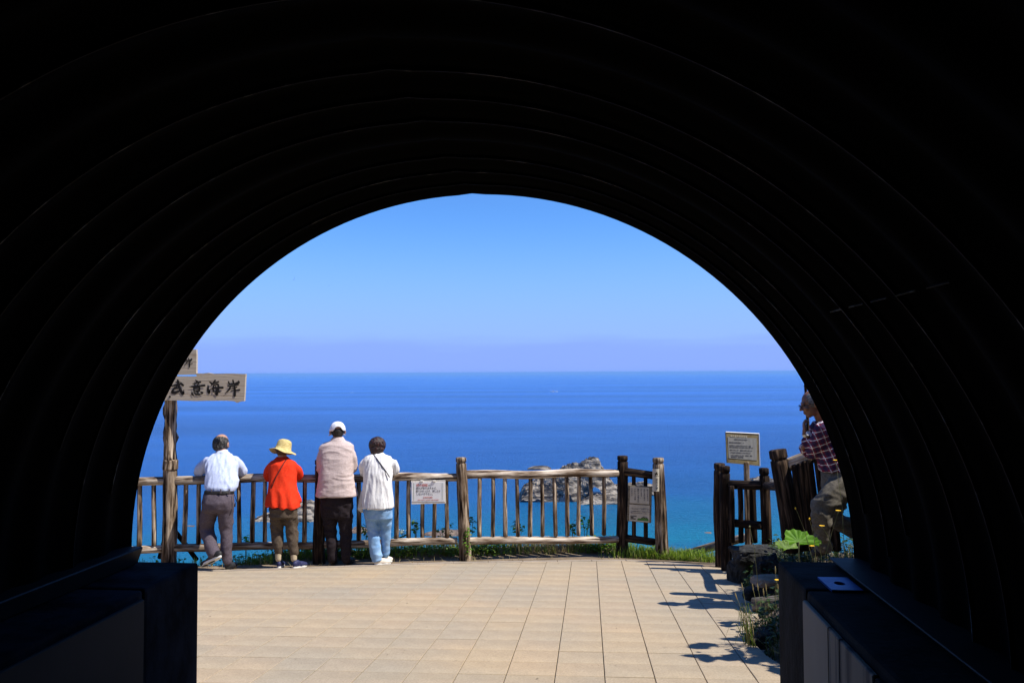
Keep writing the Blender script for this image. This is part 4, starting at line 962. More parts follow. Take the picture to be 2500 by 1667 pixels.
def body(t, head, F, neck, shL, shR, elL, elR, wrL, wrR, chest, waist, hip, hipL, hipR, knL, knR, anL, anR, toeL, toeR, hands, skin=SKIN, s=1.0, sex=1.0, legs=None):
    P = head_parts(head, F, s)
    P += [('cap', head+F @ Vector((0, -.025, -.05))*s, neck, .052*s, .058*s), ('ell', chest, (.13*sex, .075, .15), None), ('ell', waist, (.11, .075, .14), None), ('ell', hip, (.125, .08, .09), None), ('cap', neck, chest, .052, .07)]
    P += [('cap', shL+(neck-shL)*.12-UP*.02, shR+(neck-shR)*.12-UP*.02, .042, .042)]
    for sh, el, wr in ((shL, elL, wrL), (shR, elR, wrR)): P += limb([sh-UP*.035, el, wr], [.030, .034, .026])
    if legs:
        for pts, rad in legs: P += limb(pts, [max(.026, q-.030) for q in rad])
        for pts, h_, a in ((legs[0][0], hipL, anL), (legs[1][0], hipR, anR)): P += limb([h_, pts[0]], [.05, .05])+limb([pts[-1], a], [.03, .03])
    else:
        for h_, k, a in ((hipL, knL, anL), (hipR, knR, anR)): P += limb([h_, k, a], [.080, .052, .036])
    P += [('cap', anL, toeL, .034, .022), ('cap', anR, toeR, .034, .022)]
    for h in hands: P += hand_parts(*h)
    o = blob('body', P, .0062, skin, t, 2)
    return o
XR = Vector((1, 0, 0)); UP = Vector((0, 0, 1)); FW = Vector((0, 1, 0))

def person1():
    t = empty('person', at(540, 1378, 9.55), 'grey haired man in pale blue short sleeved shirt and grey trousers leaning on fence', 'person')
    F = frame(R(-14), R(-12)); head = at(541, 1083, 9.86)
    neck = at(543, 1108, 9.80); shL, shR = at(508, 1121, 9.76), at(573, 1121, 9.76)
    elL, elR = at(484, 1157, 9.86), at(591, 1152, 9.88); wrL, wrR = at(506, 1159, 9.99), at(566, 1156, 10.02)
    hL, hR = at(518, 1222, 9.50), at(552, 1222, 9.50); kL, kR = at(506, 1292, 9.55), at(552, 1296, 9.52)
    aL = at(521, 1352, 9.42); aR = at(553, 1362, 9.50)
    LL, LR = [at(517, 1232, 9.50), at(508, 1262, 9.55), at(505, 1292, 9.58), at(515, 1330, 9.47), at(522, 1350, 9.42)], [.094, .090, .080, .074, .066]; RL, RR = [at(551, 1232, 9.50), at(551, 1262, 9.52), at(552, 1292, 9.53), at(553, 1335, 9.50), at(554, 1368, 9.50)], [.092, .086, .074, .062, .055]
    b = body(t, head, F, neck, shL, shR, elL, elR, wrL, wrR, at(541, 1142, 9.74), at(540, 1178, 9.62), at(536, 1212, 9.54), hL, hR, kL, kR, aL, aR, at(505, 1372, 9.47), at(552, 1374, 9.6),
             [(wrL, Vector((1, .35, -.1)), UP, FW, .5), (wrR, Vector((-1, .4, -.1)), UP, FW, .5)], legs=[(LL, LR), (RL, RR)])
    face_bits(head, F, t)
    sh = [rings([(540, 1199, 9.55, 33, .105), (541, 1188, 9.57, 39, .125), (543, 1172, 9.61, 40, .13), (541, 1152, 9.66, 38, .125), (541, 1134, 9.71, 39, .118), (541, 1121, 9.75, 37, .105), (541, 1113, 9.775, 29, .09), (542, 1107, 9.79, 19, .075), (543, 1101, 9.80, 13, .062)])]
    sh += limb([at(511, 1126, 9.75), at(493, 1143, 9.82), at(487, 1153, 9.85)], [.064, .076, .070]) + limb([at(571, 1126, 9.75), at(583, 1140, 9.84), at(590, 1149, 9.87)], [.064, .074, .066])
    m = fabric('pale_blue_shirt', (.44, .51, .72), (.53, .60, .80), bump=.5, bs=(22, 10, 4), dist=.012)
    blob('shirt', sh, .010, m, t, 2, folds(.015, 12, 7, 2.6, 3))
    bm = bmesh.new(); F2 = F
    blob('collar', [('ell', at(543, 1102, 9.79), (.068, .066, .024), frame(0, R(12)))], .006, m, t, 1)
    tr = [rings([(535, 1199, 9.53, 33, .105), (534, 1210, 9.52, 36, .125), (533, 1225, 9.50, 38, .135), (533, 1240, 9.50, 37, .125), (533, 1248, 9.5, 34, .10)])]
    tr += limb([at(517, 1232, 9.50), at(508, 1262, 9.55), at(505, 1292, 9.58), at(515, 1330, 9.47), at(522, 1350, 9.42)], [.094, .090, .080, .074, .066])
    tr += limb([at(551, 1232, 9.50), at(551, 1262, 9.52), at(552, 1292, 9.53), at(553, 1335, 9.50), at(554, 1368, 9.50)], [.092, .086, .074, .062, .055])
    blob('trousers', tr, .010, fabric('grey_violet_trousers', (.070, .055, .072), (.10, .082, .10), spec=.25, bump=.2), t, 2, folds(.015, 5, 5, 6, 11))
    blob('belt', [rings([(535, 1204, 9.525, 35.5, .122), (535.3, 1199, 9.53, 35, .118), (535.6, 1195.5, 9.535, 34, .115)])], .006, INK, t, 1)
    for px in (516, 539, 560):
        a = at(px, 1194, 9.40 if px == 539 else 9.425); bm = bmesh.new(); box(bm, a-Vector((0, -.0, .022)), (.014, .008, .05)); bevel(bm, .002); link('belt_loop', mesh('belt_loop', bm), fabric('loop', (.10, .085, .10), (.13, .11, .13)), t)
    bm = bmesh.new(); pts = [at(570, 1201, 9.46), at(574, 1212, 9.44), at(577, 1222, 9.44), at(574, 1230, 9.44), at(573, 1236, 9.44)]; tube(bm, pts, [.004, .004, .005, .006, .009], 8); link('strap', mesh('strap', bm), INK, t)
    blk = mat('black_shoe', (.012, .012, .014), (.03, .03, .032), rough=.6, bump=.2)
    shoe('shoe', at(540, 1359, 9.33), at(494, 1384, 9.50), blk, WHITE_SOLE, t, .05, Vector((-.45, .55, .75)))
    h = feet_on(at(552, 1380, 9.47)); shoe('shoe', h, h+Vector((.02, .26, -.02)), blk, INK, t, .045)
    hair = mat('grey_black_hair', (.008, .008, .008), (.16, .15, .14), (70, 70, 30), .6, .6, spec=.4, ramp=(.45, .75))
    def cut(c):
        q = c; return .006*(1-abs(mn.noise(q*50))*2)
    hp = head+F @ Vector((0, -.020, .004))
    blob('hair', [('ell', hp, (.092, .094, .094), F), ('ell', head+F @ Vector((0, -.05, -.045)), (.074, .056, .048), F)], .006, hair, t, 1, cut)
    blob('bald_crown', [('ell', head+F @ Vector((-.012, -.022, .064)), (.034, .040, .026), F)], .005, SKIN, t, 2)
def person2():
    t = empty('person', at(697, 1374, 9.62), 'woman in orange red tunic and straw sun hat with thin black bag strap', 'person')
    F = frame(R(8), R(-16), R(8)); head = at(690, 1096, 9.88); neck = at(690, 1120, 9.84)
    shL, shR = at(665, 1131, 9.80), at(716, 1131, 9.80); elL, elR = at(655, 1166, 9.93), at(729, 1163, 9.93); wrL, wrR = at(672, 1163, 10.06), at(712, 1162, 10.06)
    hL, hR = at(680, 1250, 9.66), at(708, 1250, 9.66); kL, kR = at(679, 1300, 9.66), at(712, 1300, 9.66); aL, aR = at(680, 1355, 9.62), at(717, 1355, 9.62)
    LL, LR = [at(677, 1255, 9.66), at(676, 1295, 9.68), at(679, 1325, 9.64), at(680, 1347, 9.63)], [.088, .076, .064, .055]; RL, RR = [at(710, 1255, 9.66), at(713, 1295, 9.67), at(715, 1325, 9.64), at(717, 1347, 9.63)], [.084, .072, .062, .056]
    body(t, head, F, neck, shL, shR, elL, elR, wrL, wrR, at(690, 1150, 9.80), at(690, 1190, 9.72), at(692, 1232, 9.67), hL, hR, kL, kR, aL, aR, at(681, 1366, 9.74), at(720, 1366, 9.74),
         [(wrL, Vector((1, .35, -.1)), UP, FW, .5, .92), (wrR, Vector((-1, .35, -.1)), UP, FW, .5, .92)], sex=.9, s=.96, legs=[(LL, LR), (RL, RR)])
    face_bits(head, F, t, .96)
    red = fabric('orange_red_cloth', (.60, .030, .008), (.70, .045, .013), bump=.35)
    P = [rings([(692, 1236, 9.68, 42, .165, -.10), (692, 1225, 9.68, 40, .155, -.06), (691, 1205, 9.70, 36.5, .145), (690, 1185, 9.73, 34, .135), (690, 1165, 9.76, 33, .13), (690, 1145, 9.79, 33, .125), (690, 1132, 9.80, 33, .112), (690, 1125, 9.82, 29, .095), (690, 1120, 9.83, 20, .08), (690, 1115, 9.84, 13, .062)])]
    P += limb([shL+Vector((.01, 0, -.02)), at(657, 1150, 9.85), at(655, 1164, 9.92), at(664, 1165, 10.0)], [.056, .060, .058, .048]) + limb([shR+Vector((-.01, 0, -.02)), at(724, 1147, 9.86), at(729, 1160, 9.93), at(718, 1164, 10.0)], [.056, .060, .058, .048])
    P += [('cap', at(722, 1205, 9.70), at(731, 1222, 9.70), .04, .028), ('cap', at(660, 1212, 9.70), at(652, 1232, 9.70), .04, .026)]
    def fw(c):
        hm = max(0, min(1, (at(690, 1175, 9.7).z-c.z)/.3)); return folds(.011, 8, 5, 2.4, 5)(c)+.010*hm*math.sin(c.x*60+2*math.sin(c.z*7))
    blob('tunic', P, .010, red, t, 2, fw)
    br = fabric('brown_trousers', (.062, .046, .033), (.095, .072, .052), spec=.2, bump=.2)
    P = [rings([(692, 1226, 9.67, 30, .11), (692, 1242, 9.66, 34, .13), (693, 1262, 9.66, 34, .12)])]
    P += limb([at(677, 1255, 9.66), at(676, 1295, 9.68), at(679, 1325, 9.64), at(680, 1347, 9.63)], [.088, .076, .064, .055]) + limb([at(710, 1255, 9.66), at(713, 1295, 9.67), at(715, 1325, 9.64), at(717, 1347, 9.63)], [.084, .072, .062, .056])
    blob('trousers', P, .010, br, t, 2, folds(.014, 5, 5, 7, 31))
    blob('sock', [('cap', at(679.5, 1350, 9.62), at(680, 1364, 9.62), .036, .036)], .006, fabric('tan_sock', (.42, .34, .22), (.5, .42, .3)), t); blob('sock', [('cap', at(717, 1350, 9.62), at(717.5, 1364, 9.62), .036, .036)], .006, fabric('tan_sock', (.42, .34, .22), (.5, .42, .3)), t)
    nv = mat('navy_trainer', (.012, .016, .06), (.03, .035, .10), (30, 30, 30), .6, .2)
    h = feet_on(at(680, 1375, 9.58)); shoe('shoe', h, h+Vector((-.02, .235, -.02)), nv, WHITE_SOLE, t, .043)
    h = feet_on(at(716, 1375, 9.56)); shoe('shoe', h, h+Vector((.10, .205, -.02)), nv, WHITE_SOLE, t, .043)
    bm = bmesh.new(); pts = [at(703, 1117, 9.80), at(696, 1126, 9.71), at(686, 1143, 9.66), at(675, 1162, 9.625), at(668, 1178, 9.62), at(663, 1192, 9.62)]
    pts = [p-Vector((0, .012, 0)) for p in pts]; tube(bm, pts, .0055, 6); link('bag_strap', mesh('bag_strap', bm), INK, t)
    # straw hat
    straw = mat('straw', (.40, .30, .10), (.66, .55, .26), (40, 40, 130), .85, .8, spec=.2, dist=.006)
    H = frame(R(20), R(-10), R(14)); c = at(691, 1098, 9.87)
    prof = [(0, .128), (.045, .126), (.075, .112), (.088, .085), (.094, .04), (.100, .006), (.125, -.006), (.155, -.018), (.168, -.026), (.170, -.030), (.166, -.031), (.150, -.024), (.12, -.012), (.098, -.002), (.090, .04), (.082, .08), (.068, .104), (0, .118)]
    v = []; f = []; n = 40
    for r, z in prof:
        for k in range(n):
            a = 2*math.pi*k/n; wv = (.014*math.sin(2*a+.6)+.006*math.sin(5*a))*max(0, (r-.1)/.07) if z < .03 else 0
            v.append(c+H @ Vector((r*.96*math.cos(a), r*1.04*math.sin(a), z+wv)))
    for j in range(len(prof)-1):
        for k in range(n): f.append((j*n+k, j*n+(k+1) % n, (j+1)*n+(k+1) % n, (j+1)*n+k))
    link('sun_hat', pyd('sun_hat', v, f), straw, t, smooth=True)
    blob('hair', [('ell', head+F @ Vector((0, -.02, -.005)), (.080, .088, .075), F), ('ell', head+F @ Vector((0, -.05, -.05)), (.062, .045, .040), F)], .006, mat('dark_brown_hair', (.03, .015, .008), (.12, .06, .03), (60, 60, 20), .6, .4), t)
def person3():
    t = empty('person', at(824, 1370, 9.85), 'tall man in white cap pinkish linen jacket and black trousers standing at the fence', 'person')
    F = frame(R(16), R(-8)); head = at(824, 1053, 9.98); neck = at(824, 1078, 9.95)
    shL, shR = at(790, 1092, 9.93), at(855, 1092, 9.93); elL, elR = at(784, 1150, 9.96), at(862, 1142, 9.96); wrL, wrR = at(800, 1154, 10.13), at(846, 1154, 10.13)
    hL, hR = at(806, 1230, 9.88), at(840, 1230, 9.88); kL, kR = at(808, 1292, 9.88), at(844, 1292, 9.88); aL, aR = at(811, 1354, 9.86), at(845, 1354, 9.86)
    LL, LR = [at(803, 1250, 9.88), at(807, 1292, 9.90), at(810, 1330, 9.87), at(812, 1364, 9.86)], [.096, .076, .066, .055]; RL, RR = [at(842, 1250, 9.88), at(844, 1292, 9.90), at(845, 1330, 9.87), at(845, 1364, 9.86)], [.096, .078, .066, .056]
    body(t, head, F, neck, shL, shR, elL, elR, wrL, wrR, at(823, 1110, 9.93), at(823, 1160, 9.90), at(823, 1212, 9.88), hL, hR, kL, kR, aL, aR, at(810, 1364, 9.98), at(848, 1364, 9.98),
         [(wrL, Vector((.8, .6, -.1)), UP, FW, .5), (wrR, Vector((-.8, .6, -.1)), UP, FW, .5)], legs=[(LL, LR), (RL, RR)])
    face_bits(head, F, t)
    lin = fabric('pinkish_linen', (.47, .38, .36), (.57, .475, .455), bump=.6, bs=(10, 10, 34), dist=.006)
    P = [rings([(822, 1211, 9.87, 52, .160), (822, 1200, 9.87, 49, .155), (821, 1180, 9.88, 45, .150), (821, 1155, 9.89, 41, .145), (822, 1130, 9.91, 41, .14), (822, 1108, 9.93, 42, .13), (822, 1095, 9.94, 43, .122), (823, 1086, 9.945, 40, .108), (823, 1080, 9.95, 31, .092), (824, 1076, 9.95, 19, .078), (824, 1066, 9.955, 13.5, .066)])]
    P += limb([shL+Vector((.01, 0, -.02)), at(784, 1120, 9.93), at(784, 1148, 9.97), at(794, 1153, 10.06)], [.054, .056, .056, .050]) + limb([shR+Vector((-.01, 0, -.02)), at(861, 1118, 9.93), at(862, 1141, 9.97), at(852, 1150, 10.06)], [.054, .056, .058, .050])
    blob('jacket', P, .010, lin, t, 1, folds(.009, 4, 5, 9, 17))
    P = [rings([(822, 1200, 9.88, 38, .13), (822, 1225, 9.88, 39.5, .135), (823, 1262, 9.88, 38, .12)])]
    P += limb([at(803, 1250, 9.88), at(807, 1292, 9.90), at(810, 1330, 9.87), at(812, 1364, 9.86)], [.096, .076, .066, .055]) + limb([at(842, 1250, 9.88), at(844, 1292, 9.90), at(845, 1330, 9.87), at(845, 1364, 9.86)], [.096, .078, .066, .056])
    blob('trousers', P, .010, fabric('black_cotton', (.010, .007, .009), (.022, .016, .020), spec=.2, bump=.3), t, 2, folds(.013, 5, 5, 8, 51))
    for px, dx in ((811, -.02), (845, .03)):
        h = feet_on(at(px, 1372, 9.84)); shoe('shoe', h, h+Vector((dx, .27, -.024)), mat('black_leather', (.01, .01, .01), (.02, .02, .02), rough=.5, bump=.1), INK, t, .046)
    blob('hair', [('ell', head+F @ Vector((0, -.022, .0)), (.082, .086, .070), F), ('ell', head+F @ Vector((0, -.052, -.038)), (.066, .045, .036), F)], .006, mat('black_hair', (.008, .007, .006), (.04, .035, .03), (60, 60, 20), .6, .4), t)
    # cap: crown with a rear opening and a peak facing the sea
    capm = fabric('white_cap_cloth', (.80, .80, .84), (.88, .88, .92), bump=.15)
    c = head+F @ Vector((0, -.012, .030)); v = []; f = []; n = 36; rows = 9
    for j in range(rows+1):
        ph = (math.pi/2)*j/rows
        for k in range(n):
            a = 2*math.pi*k/n-math.pi/2; lowc = -.030 if True else 0
            da = abs(((a+math.pi/2+math.pi) % (2*math.pi))-math.pi)      # 0 at the back
            open_ = .048*math.sqrt(max(0, 1-(da/.55)**2)) if da < .55 else 0
            z = (-.030+open_)*(1-math.sin(ph))+.085*math.sin(ph); r = math.cos(ph)**.8
            v.append(c+F @ Vector((.093*r*math.cos(a), .108*r*math.sin(a), z)))
    for j in range(rows):
        for k in range(n): f.append((j*n+k, j*n+(k+1) % n, (j+1)*n+(k+1) % n, (j+1)*n+k))
    o = link('cap', pyd('cap', v, f), capm, t, smooth=True); md = o.modifiers.new('s', 'SOLIDIFY'); md.thickness = .004; md.offset = 1
    v = []; f = []
    for i in range(9):
        a = math.pi/2+(i-4)*.17
        for r in (.100, .150, .178): v.append(c+F @ Vector((.95*r*math.cos(a), (r if r < .11 else r+.0)*math.sin(a)*1.05, -.026-.02*abs(math.cos(a))*(r/.1)-(r-.1)*.25)))
    for i in range(8):
        for k in range(2): f.append((i*3+k, i*3+k+1, (i+1)*3+k+1, (i+1)*3+k))
    pk = link('peak', pyd('peak', v, f), capm, t, smooth=True); md = pk.modifiers.new('s', 'SOLIDIFY'); md.thickness = .004
def person4():
    t = empty('person', at(922, 1370, 9.85), 'dark haired woman in loose white blouse and light blue jeans at the fence', 'person')
    F = frame(R(10), R(-16)); head = at(921, 1090, 10.02); neck = at(921, 1112, 9.98)
    shL, shR = at(895, 1121, 9.95), at(950, 1121, 9.95); elL, elR = at(888, 1151, 9.98), at(965, 1147, 9.98); wrL, wrR = at(904, 1155, 10.14), at(944, 1154, 10.14)
    hL, hR = at(908, 1250, 9.86), at(938, 1250, 9.86); kL, kR = at(911, 1300, 9.88), at(941, 1298, 9.90); aL, aR = at(920, 1352, 9.84), at(940, 1346, 9.95)
    LL, LR = [at(907, 1258, 9.86), at(910, 1290, 9.87), at(914, 1325, 9.85), at(920, 1361, 9.84)], [.084, .074, .067, .070]; RL, RR = [at(941, 1258, 9.88), at(942, 1295, 9.92), at(942, 1325, 9.95), at(941, 1352, 9.97)], [.084, .066, .056, .048]
    body(t, head, F, neck, shL, shR, elL, elR, wrL, wrR, at(922, 1140, 9.94), at(922, 1185, 9.90), at(922, 1232, 9.86), hL, hR, kL, kR, aL, aR, at(922, 1362, 9.93), at(942, 1358, 10.02),
         [(wrL, Vector((.9, .4, -.1)), UP, FW, .5, .92), (wrR, Vector((-.9, .4, -.1)), UP, FW, .5, .92)], sex=.9, s=.96, legs=[(LL, LR), (RL, RR)])
    face_bits(head, F, t, .96)
    wh = fabric('white_crinkle_cotton', (.62, .62, .63), (.72, .72, .72), bump=.8, bs=(26, 14, 9), dist=.010)
    P = [rings([(922, 1239, 9.85, 39, .15, .0), (922, 1225, 9.855, 38, .148), (922, 1200, 9.87, 36, .14), (922, 1175, 9.89, 34.5, .135), (923, 1152, 9.91, 35, .13), (923, 1135, 9.93, 35, .12), (922, 1122, 9.95, 35, .112), (922, 1114, 9.96, 30, .095), (922, 1109, 9.97, 20, .08), (921, 1104, 9.98, 13, .062)])]
    P += limb([shL+Vector((.01, 0, -.02)), at(888, 1138, 9.96), at(888, 1150, 10.0), at(898, 1154, 10.08)], [.055, .060, .060, .05]) + limb([shR+Vector((-.01, 0, -.02)), at(960, 1134, 9.96), at(966, 1145, 10.0), at(954, 1152, 10.08)], [.055, .062, .062, .05])
    P += [('cap', at(888, 1205, 9.90), at(880, 1240, 9.92), .045, .030), ('cap', at(880, 1240, 9.92), at(884, 1249, 9.93), .034, .022)]
    blob('blouse', P, .010, wh, t, 1, folds(.014, 13, 7, 3, 27))
    P = [rings([(923, 1228, 9.86, 34, .13), (923, 1245, 9.86, 35, .135), (924, 1265, 9.86, 34, .12)])]
    P += limb([at(907, 1258, 9.86), at(910, 1290, 9.87), at(914, 1325, 9.85), at(920, 1361, 9.84)], [.084, .074, .067, .070]) + limb([at(941, 1258, 9.88), at(942, 1295, 9.92), at(942, 1325, 9.95), at(941, 1352, 9.97)], [.084, .066, .056, .048])
    blob('jeans', P, .010, fabric('light_blue_denim', (.16, .31, .54), (.27, .43, .66), (9, 9, 9), spec=.15, bump=.3), t, 2, folds(.010, 5, 5, 9, 61))
    cr = mat('cream_shoe', (.62, .55, .46), (.7, .64, .55), rough=.7, bump=.1)
    h = feet_on(at(914, 1372, 9.80)); shoe('shoe', h+Vector((0, 0, 0)), h+Vector((.17, .14, -.014)), cr, WHITE_SOLE, t, .044)
    h = feet_on(at(936, 1366, 9.93)); shoe('shoe', h, h+Vector((.06, .22, -.02)), cr, WHITE_SOLE, t, .044)
    bm = bmesh.new(); pts = [at(911, 1109, 9.90), at(920, 1120, 9.835), at(932, 1137, 9.80), at(943, 1152, 9.79), at(951, 1165, 9.795)]
    pts = [p+Vector((0, .008, 0)) for p in pts]; tube(bm, pts, .006, 6); link('bag_strap', mesh('bag_strap', bm), INK, t)
    hm = mat('dark_auburn_hair', (.006, .003, .003), (.085, .018, .012), (60, 60, 22), .42, .7, spec=.5, ramp=(.42, .78))
    blob('hair', [('ell', head+F @ Vector((0, -.012, .018)), (.100, .108, .098), F), ('ell', head+F @ Vector((-.005, -.045, -.045)), (.082, .062, .062), F), ('ell', head+F @ Vector((-.03, -.05, -.075)), (.045, .05, .04), F)], .006, hm, t, 1, lambda c: .007*(1-abs(mn.noise(Vector((c.x*70, c.y*70, c.z*22))))*2.2))
def person5():
    t = empty('person', at(2040, 1350, 7.1), 'grey haired man in red plaid shirt resting chin on hand by the stair railing', 'person')
    D = 7.02
    F = frame(R(82), R(-14)); head = at(1985, 985, D)
    neck = at(2008, 1022, D+.02); sN, sF = at(2012, 1050, D-.13), at(2000, 1048, D+.17)
    elN, elF = at(1985, 1102, D+.06), at(1975, 1104, D+.30); wrN, wrF = at(1966, 1056, D+.02), at(1964, 1088, D+.16)
    hip = at(2052, 1165, D+.02); hN, hF = at(2052, 1185, D-.09), at(2052, 1185, D+.11)
    kN, kF = at(2005, 1238, D-.12), at(2030, 1262, D+.18); aN, aF = at(2012, 1335, D-.06), at(2085, 1292, D+.22)
    LL, LR = [hN, at(2026, 1212, D-.12), kN, at(2008, 1290, D-.1), at(2010, 1330, D-.07)], [.108, .10, .088, .076, .072]; RL, RR = [hF, at(2042, 1225, D+.16), kF, at(2066, 1280, D+.2), at(2082, 1292, D+.22)], [.10, .09, .08, .076, .07]
    body(t, head, F, neck, sN, sF, elN, elF, wrN, wrF, at(2018, 1075, D+.02), at(2035, 1120, D+.02), hip, hN, hF, kN, kF, aN, aF, at(1995, 1352, D-.06), at(2096, 1315, D+.2),
         [(wrN, Vector((-.12, .05, 1)), Vector((-1, 0, -.1)), Vector((.2, 1, 0)), 1.9, .95), (wrF, Vector((.3, -.5, 1)), Vector((-1, 0, 0)), Vector((0, -1, 0)), .9, .95)], skin=SHADESKIN, s=1.02, legs=[(LL, LR), (RL, RR)])
    face_bits(head, F, t)
    # plaid cloth: crossing yarn stripes
    m = fabric('plaid_cotton', (.20, .014, .035), (.25, .02, .045), bump=.4); nt = m.node_tree; b = nt.nodes['Principled BSDF']
    tcn = N(nt, 'ShaderNodeTexCoord'); mp_ = N(nt, 'ShaderNodeMapping'); mp_.inputs['Rotation'].default_value = (0, R(24), R(10)); nt.links.new(tcn.outputs['Object'], mp_.inputs[0])
    s_ = N(nt, 'ShaderNodeSeparateXYZ'); nt.links.new(mp_.outputs[0], s_.inputs[0]); src = b.inputs['Base Color'].links[0].from_socket
    def stripe(ax, period, lo, hi, colr, fac, src):
        mu = N(nt, 'ShaderNodeMath', operation='MULTIPLY'); mu.inputs[1].default_value = 1/period; nt.links.new(s_.outputs[ax], mu.inputs[0])
        fr = N(nt, 'ShaderNodeMath', operation='FRACT'); nt.links.new(mu.outputs[0], fr.inputs[0])
        c1 = N(nt, 'ShaderNodeMath', operation='GREATER_THAN'); c1.inputs[1].default_value = lo; nt.links.new(fr.outputs[0], c1.inputs[0])
        c2 = N(nt, 'ShaderNodeMath', operation='LESS_THAN'); c2.inputs[1].default_value = hi; nt.links.new(fr.outputs[0], c2.inputs[0])
        mm = N(nt, 'ShaderNodeMath', operation='MULTIPLY'); nt.links.new(c1.outputs[0], mm.inputs[0]); nt.links.new(c2.outputs[0], mm.inputs[1])
        mf = N(nt, 'ShaderNodeMath', operation='MULTIPLY'); mf.inputs[1].default_value = fac; nt.links.new(mm.outputs[0], mf.inputs[0])
        mx = N(nt, 'ShaderNodeMix', data_type='RGBA'); mx.inputs[7].default_value = (*colr, 1); nt.links.new(mf.outputs[0], mx.inputs[0]); nt.links.new(src, mx.inputs[6]); return mx.outputs[2]
    for ax in (0, 2, 1):
        src = stripe(ax, .060, .0, .42, (.02, .02, .06), .7 if ax != 1 else .4, src)
        src = stripe(ax, .060, .62, .74, (.75, .70, .72), .85 if ax != 1 else .0, src)
    nt.links.new(src, b.inputs['Base Color'])
    P = [('loft', [(at(2046, 1150, D)+Vector((0, .02, 0)), .135, .175), (at(2042, 1130, D)+Vector((0, .02, 0)), .135, .17), (at(2034, 1105, D)+Vector((0, .02, 0)), .135, .165), (at(2026, 1080, D)+Vector((0, .02, 0)), .13, .17), (at(2018, 1058, D)+Vector((0, .02, 0)), .12, .18), (at(2012, 1042, D)+Vector((0, .02, 0)), .095, .15), (at(2008, 1030, D)+Vector((0, .02, 0)), .07, .08)])]
    P += limb([sN, at(1998, 1080, D-.06), elN, at(1972, 1078, D+.04)], [.078, .072, .066, .050]) + limb([sF, at(1990, 1080, D+.24), elF, at(1966, 1094, D+.20)], [.075, .068, .062, .05])
    blob('shirt', P, .009, m, t, 2, folds(.014, 9, 9, 9, 71))
    kh = fabric('khaki_cotton', (.085, .075, .06), (.14, .125, .10), bump=.3)
    P = [('loft', [(at(2052, 1142, D)+Vector((0, .02, 0)), .125, .165), (at(2053, 1160, D)+Vector((0, .02, 0)), .14, .18), (at(2054, 1185, D)+Vector((0, .02, 0)), .145, .175), (at(2053, 1202, D)+Vector((0, .02, 0)), .13, .15)])]
    P += limb([hN, at(2026, 1212, D-.12), kN, at(2008, 1290, D-.1), at(2010, 1330, D-.07)], [.108, .10, .088, .076, .072]) + limb([hF, at(2042, 1225, D+.16), kF, at(2066, 1280, D+.2), at(2082, 1292, D+.22)], [.10, .09, .08, .076, .07])
    blob('trousers', P, .010, kh, t, 2, folds(.024, 5, 5, 8, 81))
    gh = mat('grey_hair', (.05, .05, .05), (.30, .29, .28), (60, 60, 60), .6, .6, ramp=(.35, .7))
    blob('hair', [('ell', head+F @ Vector((0, -.022, .030)), (.088, .100, .086), F), ('ell', head+F @ Vector((0, -.062, -.020)), (.070, .048, .045), F)], .006, gh, t, 1, lambda c: .004*(1-abs(mn.noise(c*60))*2))
    # glasses
    L = lambda x, y, z: head+F @ Vector((x, y, z)); bm = bmesh.new()
    for sg in (-1, 1):
        pts = [L(sg*.033+.024*math.cos(a), .108, -.002+.017*math.sin(a)) for a in [2*math.pi*k/14 for k in range(15)]]
        tube(bm, pts, .0022, 5); tube(bm, [L(sg*.058, .108, .004), L(sg*.082, .03, .006), L(sg*.084, -.02, -.004)], .002, 5)
    tube(bm, [L(-.009, .110, .002), L(0, .113, .005), L(.009, .110, .002)], .002, 5)
    link('glasses', mesh('glasses', bm), INK, t)
    # watch on the near wrist
    d = (wrN-elN).normalized(); q = d.to_track_quat('Z', 'Y').to_matrix().to_4x4()
    bm = bmesh.new(); bmesh.ops.create_cone(bm, cap_ends=False, segments=20, radius1=.033, radius2=.032, depth=.020, matrix=Matrix.Translation(wrN-d*.015) @ q); w0 = link('watch', mesh('watch', bm), mat('steel_strap', (.5, .5, .5), rough=.3, bump=0, metal=.8), t)
    md = w0.modifiers.new('s', 'SOLIDIFY'); md.thickness = .003
    bm = bmesh.new(); n = Vector((.25, -1, .25)).normalized(); bmesh.ops.create_cone(bm, cap_ends=True, segments=20, radius1=.021, radius2=.019, depth=.009, matrix=Matrix.Translation(wrN-d*.015+n*.036) @ n.to_track_quat('Z', 'Y').to_matrix().to_4x4()); link('dial', mesh('dial', bm), WHITE_SIGN, w0)
    blk = mat('dark_boot', (.02, .018, .016), (.04, .035, .03), bump=.2)
    shoe('shoe', at(2018, 1352, D-.05), at(1982, 1356, D-.06), blk, INK, t, .048); shoe('shoe', at(2092, 1290, D+.22), at(2094, 1325, D+.2), blk, INK, t, .048, Vector((1, 0, .2)))
for p in (person1, person2, person3, person4, person5): p()

